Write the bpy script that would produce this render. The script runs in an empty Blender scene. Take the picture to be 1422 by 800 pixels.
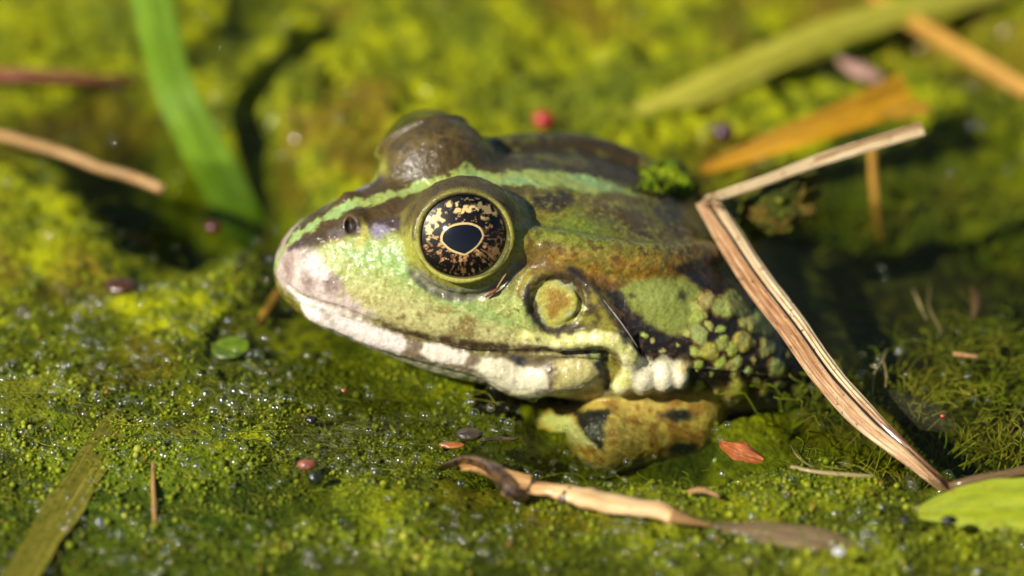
import bpy, math, random
import numpy as np
from mathutils import Vector, Matrix
from mathutils.bvhtree import BVHTree

# ------------------------------------------------------------------ camera, sky, sun
# Everything is measured in centimetres (x right, y away, z up, water at z = 0); objects carry scale 0.01.
CM = 0.01
ELEV = math.radians(34.0)
DIST = 43.0
LENS = 150.0
KPX = 1422.0 / (DIST * 36.0 / LENS)            # pixels of the photograph per cm at the focal distance
FOC = np.array([0.0, 0.0, 1.19])              # point in focus, just above the water
FWD = np.array([0.0, math.cos(ELEV), -math.sin(ELEV)])
UPV = np.array([0.0, math.sin(ELEV), math.cos(ELEV)])
CAMP = FOC - DIST * FWD
scn = bpy.context.scene
cam_d = bpy.data.cameras.new('camera'); cam = bpy.data.objects.new('camera', cam_d)
scn.collection.objects.link(cam); scn.camera = cam
cam_d.lens = LENS; cam_d.sensor_width = 36.0
cam_d.clip_start = 0.01; cam_d.clip_end = 50.0
cam.location = Vector(CAMP * CM); cam.rotation_euler = (math.pi / 2 - ELEV, 0, 0)
cam_d.dof.use_dof = True; cam_d.dof.focus_distance = (DIST - 0.05) * CM
cam_d.dof.aperture_fstop = 9.0; cam_d.dof.aperture_blades = 0

SUN = np.array([-0.60, -0.44, 0.62]); SUN /= np.linalg.norm(SUN)
world = bpy.data.worlds.new('World'); scn.world = world; world.use_nodes = True
wn = world.node_tree
sky = wn.nodes.new('ShaderNodeTexSky'); sky.sky_type = 'NISHITA'; sky.sun_disc = False
sky.sun_elevation = math.asin(SUN[2]); sky.sun_rotation = math.atan2(SUN[0], SUN[1])
wn.links.new(sky.outputs[0], wn.nodes['Background'].inputs[0])
wn.nodes['Background'].inputs[1].default_value = 0.05
sun_d = bpy.data.lights.new('sun', 'SUN'); sun = bpy.data.objects.new('sun', sun_d)
scn.collection.objects.link(sun)
sun_d.energy = 5.0; sun_d.angle = math.radians(0.53); sun_d.color = (1.0, 0.95, 0.87)
sun.rotation_euler = Vector(-SUN).to_track_quat('-Z', 'Y').to_euler(); sun.location = Vector(SUN * 2)
vs = scn.view_settings
vs.view_transform = 'Standard'; vs.look = 'None'; vs.exposure = 0.45; vs.gamma = 1.0; vs.use_curve_mapping = False
scn.render.engine = 'CYCLES'
scn.cycles.max_bounces = 10; scn.cycles.transparent_max_bounces = 24
scn.cycles.caustics_reflective = False; scn.cycles.caustics_refractive = False
scn.cycles.sample_clamp_indirect = 6.0

rng = np.random.default_rng(7); random.seed(7)

# ------------------------------------------------------------------ helpers
def ray(px, py):
    p = FOC + (px - 711.0) / KPX * np.array([1.0, 0, 0]) + (400.0 - py) / KPX * UPV
    d = p - CAMP
    return d / np.linalg.norm(d)
def at(px, py, z=0.0):
    """where the line of sight through a photo pixel meets the level z (cm)"""
    d = ray(px, py)
    return CAMP + d * ((z - CAMP[2]) / d[2])
def at_depth(px, py, w):
    d = ray(px, py)
    return CAMP + d * ((DIST + w) / d.dot(FWD))

def hash3(ix, iy, iz, seed):
    h = (ix.astype(np.int64) * 374761393 + iy.astype(np.int64) * 668265263 + iz.astype(np.int64) * 2147483647 + seed * 144269) & 0xffffffff
    h = ((h ^ (h >> 13)) * 1274126177) & 0xffffffff
    h = ((h ^ (h >> 16)) * 2246822519) & 0xffffffff
    return ((h ^ (h >> 15)) & 0xffff) / 65535.0
def vnoise(P, scale, seed=0):
    """smooth value noise in 0..1 at points P (n,3)"""
    Q = np.asarray(P, float) * scale + 100.37
    i = np.floor(Q); f = Q - i; f = f * f * (3 - 2 * f); i = i.astype(np.int64)
    r = 0
    for dx in (0, 1):
        for dy in (0, 1):
            for dz in (0, 1):
                w = (f[:, 0] if dx else 1 - f[:, 0]) * (f[:, 1] if dy else 1 - f[:, 1]) * (f[:, 2] if dz else 1 - f[:, 2])
                r = r + w * hash3(i[:, 0] + dx, i[:, 1] + dy, i[:, 2] + dz, seed)
    return r
def fbm(P, scale, octs=4, seed=0, gain=0.5):
    s = 0; a = 1.0; t = 0
    for k in range(octs):
        s = s + a * vnoise(P, scale * 2.03 ** k, seed + 17 * k); t += a; a *= gain
    return s / t
def sstep(e0, e1, x):
    t = np.clip((x - e0) / (e1 - e0), 0, 1)
    return t * t * (3 - 2 * t)
def mixc(C, col, m):
    m = np.clip(m, 0, 1)[:, None]
    return C * (1 - m) + np.array(col)[None, :] * m

def mesh_np(name, V, F, smooth=True, colors=None):
    """mesh from numpy verts and faces (list of tuples or an (n,k) array)"""
    me = bpy.data.meshes.new(name)
    V = np.asarray(V, np.float32)
    if isinstance(F, np.ndarray):
        n, k = F.shape
        me.vertices.add(len(V)); me.vertices.foreach_set('co', V.ravel())
        me.loops.add(n * k); me.loops.foreach_set('vertex_index', F.astype(np.int32).ravel())
        me.polygons.add(n)
        me.polygons.foreach_set('loop_start', np.arange(0, n * k, k, dtype=np.int32))
        me.polygons.foreach_set('loop_total', np.full(n, k, np.int32))
        me.update(calc_edges=True)
    else:
        me.from_pydata([tuple(v) for v in V], [], F); me.update()
    me.polygons.foreach_set('use_smooth', np.full(len(me.polygons), smooth))
    if colors is not None:
        ca = me.color_attributes.new('pigment', 'FLOAT_COLOR', 'POINT')
        rgba = np.ones((len(V), 4), np.float32); rgba[:, :3] = colors
        ca.data.foreach_set('color', rgba.ravel())
    me.update()
    return me
def link(o, parent=None):
    scn.collection.objects.link(o)
    if parent is not None: o.parent = parent
    return o
def tag(o, label=None, cat=None, group=None, kind=None):
    if label: o['label'] = label
    if cat: o['category'] = cat
    if group: o['group'] = group
    if kind: o['kind'] = kind
    return o
def root(name, base, label, cat, group=None, rotz=0.0):
    o = bpy.data.objects.new(name, None); o.empty_display_size = 0.2
    o.location = Vector(np.asarray(base) * CM); o.scale = (CM,) * 3; o.rotation_euler = (0, 0, rotz)
    return tag(link(o), label, cat, group)
def part(name, V, F, mat, parent, smooth=True, colors=None, label=None, kind=None):
    o = bpy.data.objects.new(name, mesh_np(name, V, F, smooth, colors)); o.data.materials.append(mat)
    link(o, parent)
    if label: o['label'] = label
    if kind: o['kind'] = kind
    return o
def solo(name, V, F, mat, base, label=None, cat=None, group=None, kind=None, smooth=True, colors=None):
    """a thing that is one mesh; V in world cm, base its foot"""
    base = np.asarray(base, float)
    o = bpy.data.objects.new(name, mesh_np(name, np.asarray(V) - base, F, smooth, colors)); o.data.materials.append(mat)
    o.location = Vector(base * CM); o.scale = (CM,) * 3
    return tag(link(o), label, cat, group, kind)

# --- materials
def new_mat(name):
    m = bpy.data.materials.new(name); m.use_nodes = True
    nt = m.node_tree; nt.nodes.clear()
    out = nt.nodes.new('ShaderNodeOutputMaterial')
    return m, nt, out
def nd(nt, typ, ins=None, **props):
    n = nt.nodes.new(typ)
    for k, v in props.items(): setattr(n, k, v)
    for k, v in (ins or {}).items():
        s = n.inputs[k]
        if isinstance(v, bpy.types.NodeSocket): nt.links.new(v, s)
        else: s.default_value = v
    return n
def noise(nt, vec, scale, detail=4.0, rough=0.55, dist=0.0):
    return nd(nt, 'ShaderNodeTexNoise', {'Vector': vec, 'Scale': scale, 'Detail': detail, 'Roughness': rough, 'Distortion': dist})
def ramp(nt, fac, stops, interp='LINEAR'):
    r = nd(nt, 'ShaderNodeValToRGB', {'Fac': fac}); cr = r.color_ramp; cr.interpolation = interp
    while len(cr.elements) > 1: cr.elements.remove(cr.elements[-1])
    for i, (p, c) in enumerate(stops):
        e = cr.elements[0] if i == 0 else cr.elements.new(p)
        e.position = p; e.color = (*c, 1) if len(c) == 3 else c
    return r.outputs['Color']
def mix(nt, fac, a, b, mode='MIX'):
    n = nd(nt, 'ShaderNodeMix', data_type='RGBA', blend_type=mode)
    for s, v in ((n.inputs[0], fac), (n.inputs[6], a), (n.inputs[7], b)):
        if isinstance(v, bpy.types.NodeSocket): nt.links.new(v, s)
        else: s.default_value = v if not isinstance(v, tuple) or len(v) == 4 else (*v, 1)
    return n.outputs[2]
def math_n(nt, op, a, b=0.0):
    n = nd(nt, 'ShaderNodeMath', operation=op)
    for s, v in ((n.inputs[0], a), (n.inputs[1], b)):
        if isinstance(v, bpy.types.NodeSocket): nt.links.new(v, s)
        else: s.default_value = v
    return n.outputs[0]
def bump(nt, height, dist_cm, strength=1.0, normal=None):
    ins = {'Height': height, 'Distance': dist_cm * CM, 'Strength': strength}
    if normal is not None: ins['Normal'] = normal
    return nd(nt, 'ShaderNodeBump', ins).outputs[0]
def principled(nt, out, color, rough=0.5, normal=None, **kw):
    p = nd(nt, 'ShaderNodeBsdfPrincipled', {'Base Color': color if isinstance(color, bpy.types.NodeSocket) else (*color, 1), 'Roughness': rough})
    for k, v in kw.items():
        s = p.inputs[k.replace('_', ' ')]
        if isinstance(v, bpy.types.NodeSocket): nt.links.new(v, s)
        else: s.default_value = v
    if normal is not None: nt.links.new(normal, p.inputs['Normal'])
    nt.links.new(p.outputs[0], out.inputs['Surface'])
    return p

# --- generic shapes
def frames(P):
    P = np.asarray(P, float); T = np.gradient(P, axis=0); T /= np.linalg.norm(T, axis=1)[:, None] + 1e-9
    return P, T
def resample(P, n):
    P = np.asarray(P, float); d = np.r_[0, np.cumsum(np.linalg.norm(np.diff(P, axis=0), axis=1))]
    # Catmull-Rom through the points
    t = np.linspace(0, len(P) - 1, n); i = np.clip(t.astype(int), 0, len(P) - 2); f = (t - i)[:, None]
    p0 = P[np.clip(i - 1, 0, None)]; p1 = P[i]; p2 = P[i + 1]; p3 = P[np.clip(i + 2, None, len(P) - 1)]
    return 0.5 * ((2 * p1) + (-p0 + p2) * f + (2 * p0 - 5 * p1 + 4 * p2 - p3) * f ** 2 + (-p0 + 3 * p1 - 3 * p2 + p3) * f ** 3)
def tube(P, R, sides=8, flat=1.0, up=(0, 0, 1), cap=True):
    """tapered tube; flat < 1 squashes it along the frame's normal"""
    P, T = frames(P); n = len(P); R = np.broadcast_to(np.asarray(R, float), (n,))
    side = np.cross(T, np.asarray(up, float)); side /= np.linalg.norm(side, axis=1)[:, None] + 1e-9
    nor = np.cross(side, T)
    a = np.linspace(0, 2 * np.pi, sides, endpoint=False)
    V = P[:, None, :] + R[:, None, None] * (np.cos(a)[None, :, None] * side[:, None, :] + flat * np.sin(a)[None, :, None] * nor[:, None, :])
    V = V.reshape(-1, 3); F = []
    for i in range(n - 1):
        for j in range(sides):
            k = (j + 1) % sides
            F.append((i * sides + j, i * sides + k, (i + 1) * sides + k, (i + 1) * sides + j))
    if cap:
        F.append(tuple(range(sides))[::-1]); F.append(tuple((n - 1) * sides + j for j in range(sides)))
    return V, F
def icosphere(sub):
    import bmesh
    bm = bmesh.new(); bmesh.ops.create_icosphere(bm, subdivisions=sub, radius=1.0)
    V = np.array([v.co[:] for v in bm.verts]); F = np.array([[v.index for v in f.verts] for f in bm.faces]); bm.free()
    return V, F

# ------------------------------------------------------------------ the frog's shape
# frog frame: a forward, b to its left (the side seen), c up; origin midway between the eyes
YAW = math.radians(14.0)
HEAD = np.array([-math.cos(YAW), -math.sin(YAW), 0]); LEFT = np.array([math.sin(YAW), -math.cos(YAW), 0])
EB = 0.63
EYE_W = at_depth(642, 325, 0.25)
ORG = EYE_W - EB * LEFT
FZ = ORG[2]                                     # height of the eyes above the water
def to_frog(P):
    D = np.atleast_2d(P) - ORG
    return np.stack([D @ HEAD, D @ LEFT, D[:, 2]], 1)
def to_world(Q):
    Q = np.atleast_2d(Q)
    return ORG + Q[:, :1] * HEAD + Q[:, 1:2] * LEFT + Q[:, 2:] * np.array([0, 0, 1.0])
AX = np.linspace(-8, 2, 2001)
def table(pts, sm=0.14):
    pts = sorted(pts); x, y = zip(*pts); v = np.interp(AX, x, y)
    k = int(sm / 0.005); g = np.exp(-0.5 * (np.arange(-3 * k, 3 * k + 1) / k) ** 2); g /= g.sum()
    return np.convolve(np.pad(v, 3 * k, 'edge'), g, 'valid')
TIP = 1.83
tT = table([(1.9, .06), (1.2, .06), (.78, .13), (.2, .2), (-.47, .2), (-1.0, .12), (-1.72, -.09), (-2.55, -.52), (-3.0, -1.0), (-3.45, -1.6), (-4.1, -1.95), (-5, -2.1), (-6.2, -2.1), (-7, -2.2)])
tC = table([(1.9, -.68), (1.6, -.70), (.7, -.90), (0, -1.06), (-.6, -1.11), (-1.2, -1.12), (-2.5, -1.35), (-4, -2.0), (-6, -2.35)])
tW = table([(1.9, .76), (1.2, .76), (.9, .87), (.5, 1.03), (0, 1.2), (-.6, 1.38), (-1.2, 1.54), (-2, 1.72), (-2.6, 1.72), (-3, 1.66), (-3.5, 1.5), (-4, 1.4), (-5, 1.2), (-6, .9), (-7, .5)])
tB = table([(1.9, -1.2), (1.5, -1.25), (1, -1.42), (.3, -1.7), (-.6, -1.95), (-2, -2.35), (-4, -2.6), (-6, -2.3), (-7, -2.1)])
def smin(a, b, k):
    h = np.clip(.5 + .5 * (b - a) / k, 0, 1)
    return b + (a - b) * h - k * h * (1 - h)
def smax(a, b, k): return -smin(-a, -b, k)
def f_loft(a, b, c):
    ai = np.clip((a + 8) / 10 * 2000, 0, 1999.0); i = ai.astype(np.int64); fr = (ai - i)
    def L(t): return t[i] * (1 - fr) + t[i + 1] * fr
    T, C0, W, B = L(tT), L(tC), L(tW), L(tB)
    t = np.clip((TIP - a) / 0.95, 0.0, 1); s = np.sqrt(np.maximum(1 - (1 - t) ** 2, 1e-5))
    s2 = np.where(a < -6, np.sqrt(np.clip((a + 7.2) / 1.2, 1e-5, 1)), 1.0)
    s = s * s2
    mid = -.52
    tipm = (1 - sstep(0, 1, t))
    C0 = C0 * (1 - tipm * .6) + (mid - .12) * tipm * .6
    Ht = np.maximum((T - C0) * s, .02); Hb = np.maximum((C0 - B) * s, .02); W = np.maximum(W * s, .02)
    up = c > C0
    H = np.where(up, Ht, Hb)
    W = np.where(up, W, W * .985)
    n = np.where(up, 2.35 - .35 * sstep(.3, 1.2, a), 2.0 + .9 * sstep(1.2, .2, a))
    r = ((np.abs(b) / W) ** n + (np.abs(c - C0) / H) ** n + 1e-9) ** (1 / n)
    d = (r - 1) * np.minimum(np.minimum(W, H), .9) * 0.9
    return np.where(a > TIP, np.maximum(d, a - TIP), d)
def f_sphere(p, c, r): return np.sqrt((p[0] - c[0]) ** 2 + (p[1] - c[1]) ** 2 + (p[2] - c[2]) ** 2) - r
def f_ellip(p, c, R):
    q = np.sqrt(((p[0] - c[0]) / R[0]) ** 2 + ((p[1] - c[1]) / R[1]) ** 2 + ((p[2] - c[2]) / R[2]) ** 2)
    return (q - 1) * min(R)
def f_caps(p, A, B, r0, r1):
    A = np.asarray(A); B = np.asarray(B); d = B - A; L2 = d.dot(d)
    t = np.clip(((p[0] - A[0]) * d[0] + (p[1] - A[1]) * d[1] + (p[2] - A[2]) * d[2]) / L2, 0, 1)
    return np.sqrt((p[0] - A[0] - t * d[0]) ** 2 + (p[1] - A[1] - t * d[1]) ** 2 + (p[2] - A[2] - t * d[2]) ** 2) - (r0 + (r1 - r0) * t)
EC = np.array([0.0, EB, 0.0])
EAX = np.array([0.16, 0.84, 0.50]); EAX /= np.linalg.norm(EAX)
def f_base(p):
    d = f_loft(*p)
    d = smin(d, f_ellip(p, EC + np.array([-.02, -.03, .0]), (.60, .56, .575)), .16)
    return d
def hit(px, py, lift=0.0):
    """first point of the frog's plain shape along the line of sight through a photo pixel, frog frame"""
    d = ray(px, py); t = np.linspace(DIST - 5, DIST + 7, 2400)
    Q = to_frog(CAMP + t[:, None] * d)
    f = f_base((Q[:, 0], np.abs(Q[:, 1]), Q[:, 2]))
    k = np.where(f < 0)[0]
    k = k[0] if len(k) else int(np.argmin(f))
    q = Q[k]
    return q
def chain_pts(pix, rads):
    pix = np.asarray(pix, float); n = max(len(pix), int(np.linalg.norm(np.diff(pix, axis=0), axis=1).sum() / 13))
    t = np.linspace(0, len(pix) - 1, n); R = np.interp(t, np.arange(len(pix)), rads)
    return [hit(*p) for p in resample(pix, n)], R

FEATS = []      # (kind, data) evaluated on |b|, mirrored
def add_caps(pix, rads, k=.06, sink=0.0, op='add'):
    P, rads = chain_pts(pix, rads)
    P = [np.array([p[0], p[1] - sink * .8, p[2] - sink * .5]) for p in P]
    for i in range(len(P) - 1): FEATS.append((op, 'caps', P[i], P[i + 1], rads[i], rads[i + 1], k))
def add_ball(px, py, R, k=.05, sink=0.0):
    p = hit(px, py); p = np.array([p[0], p[1] - sink * .8, p[2] - sink * .5])
    FEATS.append(('add', 'ell', p, R, None, None, k))
# lids: a ring round the eyeball
EU = np.cross(np.array([1.0, 0, 0]), EAX); EU /= np.linalg.norm(EU); ES = np.cross(EAX, EU)
# mouth groove
MOUTH = [(398, 394), (416, 411), (440, 420), (470, 429), (515, 446), (560, 464), (605, 476), (650, 487), (700, 490), (745, 489), (800, 487), (838, 484)]
add_caps(MOUTH, [.016, .02, .022, .022, .022, .022, .022, .022, .024, .026, .03, .034], k=.035, op='sub')
# lower lip roll
add_caps([(424, 428), (450, 440), (490, 455), (530, 470), (570, 482), (610, 492), (650, 502), (690, 512)], [.05, .075, .085, .09, .09, .09, .09, .10], k=.07, sink=.05)
add_caps([(690, 512), (730, 528), (770, 520), (815, 515)], [.13, .17, .16, .14], k=.1, sink=.08)
# upper lip fold behind the mouth and the gland bent down from it
add_caps([(735, 466), (775, 475), (815, 470), (845, 471), (866, 483), (876, 503), (872, 526), (860, 536)], [.05, .09, .105, .11, .115, .115, .115, .10], k=.035, sink=.0)
for (x, y, r) in ((893, 523, .19), (921, 521, .18), (942, 519, .145)):
    add_ball(x, y, ({893: .16, 921: .145, 942: .115}[x], .19, r), k=.045, sink=.03)
# folds
add_caps([(728, 352), (760, 368), (800, 384), (828, 408), (850, 436), (880, 470)], [.05, .055, .05, .045, .04, .02], k=.05, sink=.02)
add_caps([(722, 335), (780, 346), (850, 358), (920, 362), (990, 352)], [.07, .11, .12, .11, .08], k=.16, sink=.03)
add_caps([(838, 484), (842, 500), (846, 520), (845, 538)], [.03, .035, .035, .03], k=.03, op='sub')
add_caps([(886, 470), (884, 490)], [.03, .03], k=.03, op='sub')
TYMP = hit(772, 421)
# crease below the eye, ahead of it
add_caps([(572, 372), (590, 395), (630, 412), (670, 410), (700, 392)], [.02, .025, .03, .03, .02], k=.05, op='sub')
# arm and hind leg, mostly under water
def loc(px, py, z): return to_frog(at(px, py, z))[0]
SH, ELB, WR = loc(950, 585, -.66), loc(845, 606, -.60), loc(775, 596, -.9)
FEATS.append(('add', 'caps', SH, ELB, .42, .36, .12)); FEATS.append(('add', 'caps', ELB, WR, .34, .22, .1))
FEATS.append(('add', 'caps', WR, WR + np.array([.5, .2, -.35]), .2, .12, .08))
HIP = np.array([-5.8, .6, -2.5]); KNEE = loc(1436, 606, -.58); ANK = np.array([-7.2, 1.9, -2.5])
FEATS.append(('add', 'caps', HIP, KNEE, .36, .27, .15)); FEATS.append(('add', 'caps', KNEE, ANK, .25, .18, .1))
NOS = hit(489, 311)

def f_frog(p):
    d = f_loft(*p)
    # bulge of the lids, upper lid a little heavier
    d = smin(d, f_ellip(p, EC + np.array([-.02, -.03, .0]), (.60, .56, .575)), .16)
    lo = [q.min() for q in p]; hi = [q.max() for q in p]
    for f in FEATS:
        if f[1] == 'caps':
            m = max(f[4], f[5]) + f[6] + .03; e0 = np.minimum(f[2], f[3]) - m; e1 = np.maximum(f[2], f[3]) + m
        else:
            m = max(f[3]) + f[6] * 3 + .05; e0 = f[2] - m; e1 = f[2] + m
        if any(lo[k] > e1[k] or hi[k] < e0[k] for k in range(3)): continue
        if f[1] == 'caps': g = f_caps(p, f[2], f[3], f[4], f[5])
        else: g = f_ellip(p, f[2], f[3])
        d = smin(d, g, f[6]) if f[0] == 'add' else smax(d, -g, f[6])
    # opening for the eyeball with a thin rolled rim
    x, y, z = p[0] - EC[0], p[1] - EC[1], p[2] - EC[2]
    h = x * EAX[0] + y * EAX[1] + z * EAX[2]
    u = x * EU[0] + y * EU[1] + z * EU[2]; s = x * ES[0] + y * ES[1] + z * ES[2]
    rr = np.sqrt((s / 1.03) ** 2 + (u / .97) ** 2)
    hole = np.maximum(rr - .435, .12 - h)
    d = smax(d, -hole, .03)
    rim = np.sqrt((rr - .462) ** 2 + (h - .355) ** 2) - .036
    d = smin(d, rim - .012 * np.sin(3.1 * np.arctan2(u, s) + 1.0) * np.cos(1.3 * np.arctan2(u, s)), .03)
    # nostril: a rimmed pit
    q = (p[0] - NOS[0], p[1] - NOS[1], p[2] - NOS[2])
    d = smin(d, f_sphere(p, NOS + np.array([-.05, -.05, -.03]), .14), .06)
    d = smax(d, -f_ellip(p, NOS + np.array([.03, .05, .02]), (.05, .10, .085)), .025)
    # eardrum: dished ring with a raised centre
    tn = np.array([-.05, .93, .36]); tn /= np.linalg.norm(tn)
    x, y, z = p[0] - TYMP[0], p[1] - TYMP[1], p[2] - TYMP[2]
    h = x * tn[0] + y * tn[1] + z * tn[2]; r2 = np.sqrt(np.maximum(x * x + y * y + z * z - h * h, 0))
    d = smax(d, -(np.sqrt((r2 - .26) ** 2 + (h - .02) ** 2) - .018), .06)
    d = smin(d, np.sqrt((r2 - .33) ** 2 + (h + .055) ** 2) - .05, .07)
    return d

def build_frog_mesh(h=0.020):
    lo = np.array([-8.0, 0.0, -3.0]); hi = np.array([2.05, 3.9, .85])
    n = np.ceil((hi - lo) / h).astype(int) + 1
    bs = 10; nb = np.ceil(n / bs).astype(int); n = nb * bs
    G = np.empty(n, np.float32)
    bi = np.stack(np.meshgrid(*[np.arange(k) for k in nb], indexing='ij'), -1).reshape(-1, 3)
    bc = lo + (bi * bs + (bs - 1) / 2) * h
    fb = f_frog((bc[:, 0], bc[:, 1], bc[:, 2]))
    act = np.abs(fb) < bs * h * .87 * 1.9 + .05
    Gb = G.reshape(nb[0], bs, nb[1], bs, nb[2], bs).transpose(0, 2, 4, 1, 3, 5)   # view
    Gb[...] = np.where(fb < 0, -1, 1).reshape(*nb, 1, 1, 1)
    off = np.stack(np.meshgrid(*[np.arange(bs)] * 3, indexing='ij'), -1).reshape(-1, 3)
    A = bi[act]
    for s in range(0, len(A), 40):
        c = A[s:s + 40]
        P = (lo + ((c[:, None, :] * bs + off[None]) * h)).reshape(-1, 3)
        v = f_frog((P[:, 0], P[:, 1], P[:, 2])).astype(np.float32).reshape(-1, bs, bs, bs)
        Gb[c[:, 0], c[:, 1], c[:, 2]] = v
    G = Gb.transpose(0, 3, 1, 4, 2, 5).reshape(n)
    # mirror about b = 0
    G = np.concatenate([G[:, :0:-1], G], axis=1); lo = lo.copy(); lo[1] = -(n[1] - 1) * h
    # surface nets
    S = G < 0
    cs = S[:-1, :-1, :-1].astype(np.int8)
    for d in ((1,0,0),(0,1,0),(0,0,1),(1,1,0),(1,0,1),(0,1,1),(1,1,1)):
        sl = tuple(slice(k, None if k else -1) for k in d)
        cs = cs + S[sl]
    cell = (cs > 0) & (cs < 8)
    idx = np.full(cell.shape, -1, np.int64); I = np.argwhere(cell); idx[cell] = np.arange(len(I))
    acc = np.zeros((len(I), 3)); cnt = np.zeros(len(I))
    cor = [(0,0,0),(1,0,0),(0,1,0),(0,0,1),(1,1,0),(1,0,1),(0,1,1),(1,1,1)]
    val = {c: G[I[:, 0] + c[0], I[:, 1] + c[1], I[:, 2] + c[2]] for c in cor}
    for c0 in cor:
        for ax in range(3):
            if c0[ax]: continue
            c1 = tuple(c0[k] + (k == ax) for k in range(3))
            v0, v1 = val[c0], val[c1]; m = (v0 < 0) != (v1 < 0)
            t = np.where(m, v0 / np.where(m, v0 - v1, 1), 0)
            p = np.tile(np.array(c0, float), (len(I), 1)); p[:, ax] = t
            acc += p * m[:, None]; cnt += m
    V = lo + (I + acc / cnt[:, None]) * h
    F = []
    for ax in range(3):
        u, w = (ax + 1) % 3, (ax + 2) % 3
        sl0 = [slice(1, -1)] * 3; sl0[ax] = slice(0, -1); sl1 = list(sl0); sl1[ax] = slice(1, None)
        s0, s1 = S[tuple(sl0)], S[tuple(sl1)]
        for flip in (False, True):
            E = np.argwhere((s0 & ~s1) if not flip else (~s0 & s1)); E = E + np.array([0 if k == ax else 1 for k in range(3)])
            du = np.zeros(3, int); du[u] = 1; dw = np.zeros(3, int); dw[w] = 1
            q = [E - du - dw, E - dw, E, E - du]
            q = np.stack([idx[tuple(x.T)] for x in q], 1)
            F.append(q if not flip else q[:, ::-1])
    F = np.concatenate(F)
    F = F[(F >= 0).all(1)]
    # pull onto the surface
    for _ in range(2):
        P = V.copy(); P[:, 1] = np.abs(P[:, 1]); e = .004
        f0 = np.empty(len(P)); g = np.empty_like(P)
        key = np.floor(P / .7).astype(int) @ np.array([10000, 100, 1]); order = np.argsort(key, kind='stable')
        for ch in np.split(order, np.flatnonzero(np.diff(key[order])) + 1):
            Q = P[ch]; f0[ch] = f_frog((Q[:, 0], Q[:, 1], Q[:, 2]))
            for k in range(3):
                D = Q.copy(); D[:, k] += e; g[ch, k] = (f_frog((D[:, 0], D[:, 1], D[:, 2])) - f0[ch]) / e
        g[:, 1] *= np.where(V[:, 1] < 0, -1, 1)
        st = np.clip(f0 / np.maximum((g * g).sum(1), .3), -.02, .02)
        V = V - g * st[:, None]
    return V, F
import time as _t
_t0 = _t.time()
FV, FF = build_frog_mesh()
print('frog mesh', len(FV), len(FF), _t.time() - _t0)

def vertex_normals(V, F):
    n = np.cross(V[F[:, 2]] - V[F[:, 0]], V[F[:, 3]] - V[F[:, 1]]); N = np.zeros_like(V)
    for k in range(4): np.add.at(N, F[:, k], n)
    return N / (np.linalg.norm(N, axis=1)[:, None] + 1e-12)
FN = vertex_normals(FV, FF)

# --- pigment: drawn on an oblique plan of the frog's flank, fixed to the frog and mirrored left to right
PD = np.array([0.17, 0.81, 0.56]); PD /= np.linalg.norm(PD)
PU = np.array([0, 0, 1.0]) - PD * PD[2]; PU /= np.linalg.norm(PU); PS = np.cross(PU, PD)
def plan(Q):
    Q = np.atleast_2d(Q); return np.stack([Q @ PS, Q @ PU], 1)
def plan_px(pix): return np.array([plan(hit(x, y))[0] for x, y in pix])
def lin(r, g, b):
    c = np.array([r, g, b]) / 255.0
    return np.where(c < .04045, c / 12.92, ((c + .055) / 1.055) ** 2.4)
QV = FV.copy(); QV[:, 1] = np.abs(QV[:, 1])
UVP = plan(QV)
warp = np.stack([fbm(FV, 6, 3, 11) - .5, fbm(FV, 6, 3, 23) - .5], 1)
warp2 = np.stack([fbm(FV, 22, 2, 31) - .5, fbm(FV, 22, 2, 43) - .5], 1)
def poly_d(poly, wa=.10, wb=.05):
    """signed distance (negative inside) of the skin's points from a patch outline on the plan"""
    P = UVP + warp * wa + warp2 * wb
    lo = poly.min(0) - .35; hi = poly.max(0) + .35
    D = np.full(len(P), 9.0); m = ((P > lo) & (P < hi)).all(1); q = P[m]
    d = np.full(len(q), 9.0); ins = np.zeros(len(q), bool)
    for i in range(len(poly)):
        A = poly[i]; B = poly[(i + 1) % len(poly)]; e = B - A; w = q - A
        t = np.clip((w @ e) / (e @ e + 1e-12), 0, 1); d = np.minimum(d, np.linalg.norm(w - t[:, None] * e, axis=1))
        c = ((A[1] > q[:, 1]) != (B[1] > q[:, 1])); x = A[0] + (q[:, 1] - A[1]) * e[0] / (e[1] if abs(e[1]) > 1e-9 else 1e-9)
        ins ^= c & (q[:, 0] < x)
    D[m] = np.where(ins, -d, d)
    return D
def patch(pix, soft=.04, wa=.10, wb=.05):
    return sstep(soft, -soft, poly_d(plan_px(pix), wa, wb))
def band(pix, soft=.03, wa=.06, wb=.04):
    """pix: (x, y, halfwidth px)"""
    pts = plan_px([(p[0], p[1]) for p in pix]); w = np.array([p[2] for p in pix]) / KPX
    P = UVP + warp * wa + warp2 * wb; D = np.full(len(P), 9.0)
    for i in range(len(pts) - 1):
        A, B = pts[i], pts[i + 1]; e = B - A
        t = np.clip(((P - A) @ e) / (e @ e + 1e-12), 0, 1)
        D = np.minimum(D, np.linalg.norm(P - A - t[:, None] * e, axis=1) - (w[i] + (w[i + 1] - w[i]) * t))
    return sstep(soft, -soft, D)
def spot(px, py, rx, ry=None, soft=.03, wa=.08, wb=.05):
    c = plan_px([(px, py)])[0]; P = UVP + warp * wa + warp2 * wb; ry = ry or rx
    q = np.sqrt(((P[:, 0] - c[0]) / (rx / KPX)) ** 2 + ((P[:, 1] - c[1]) / (ry / KPX)) ** 2)
    return sstep(soft, -soft, (q - 1) * min(rx, ry) / KPX)
n1 = fbm(FV, 3.0, 4, 1); n2 = fbm(FV, 9.0, 3, 2); n3 = fbm(FV, 26.0, 2, 3); n4 = vnoise(FV, 34.0, 4)
olive = lin(106, 102, 34); brown = lin(92, 66, 24); dark = lin(44, 36, 28); black = lin(30, 25, 26)
COL = np.tile(olive, (len(FV), 1))
COL = mixc(COL, lin(136, 130, 44), sstep(.45, .65, n2))
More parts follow.
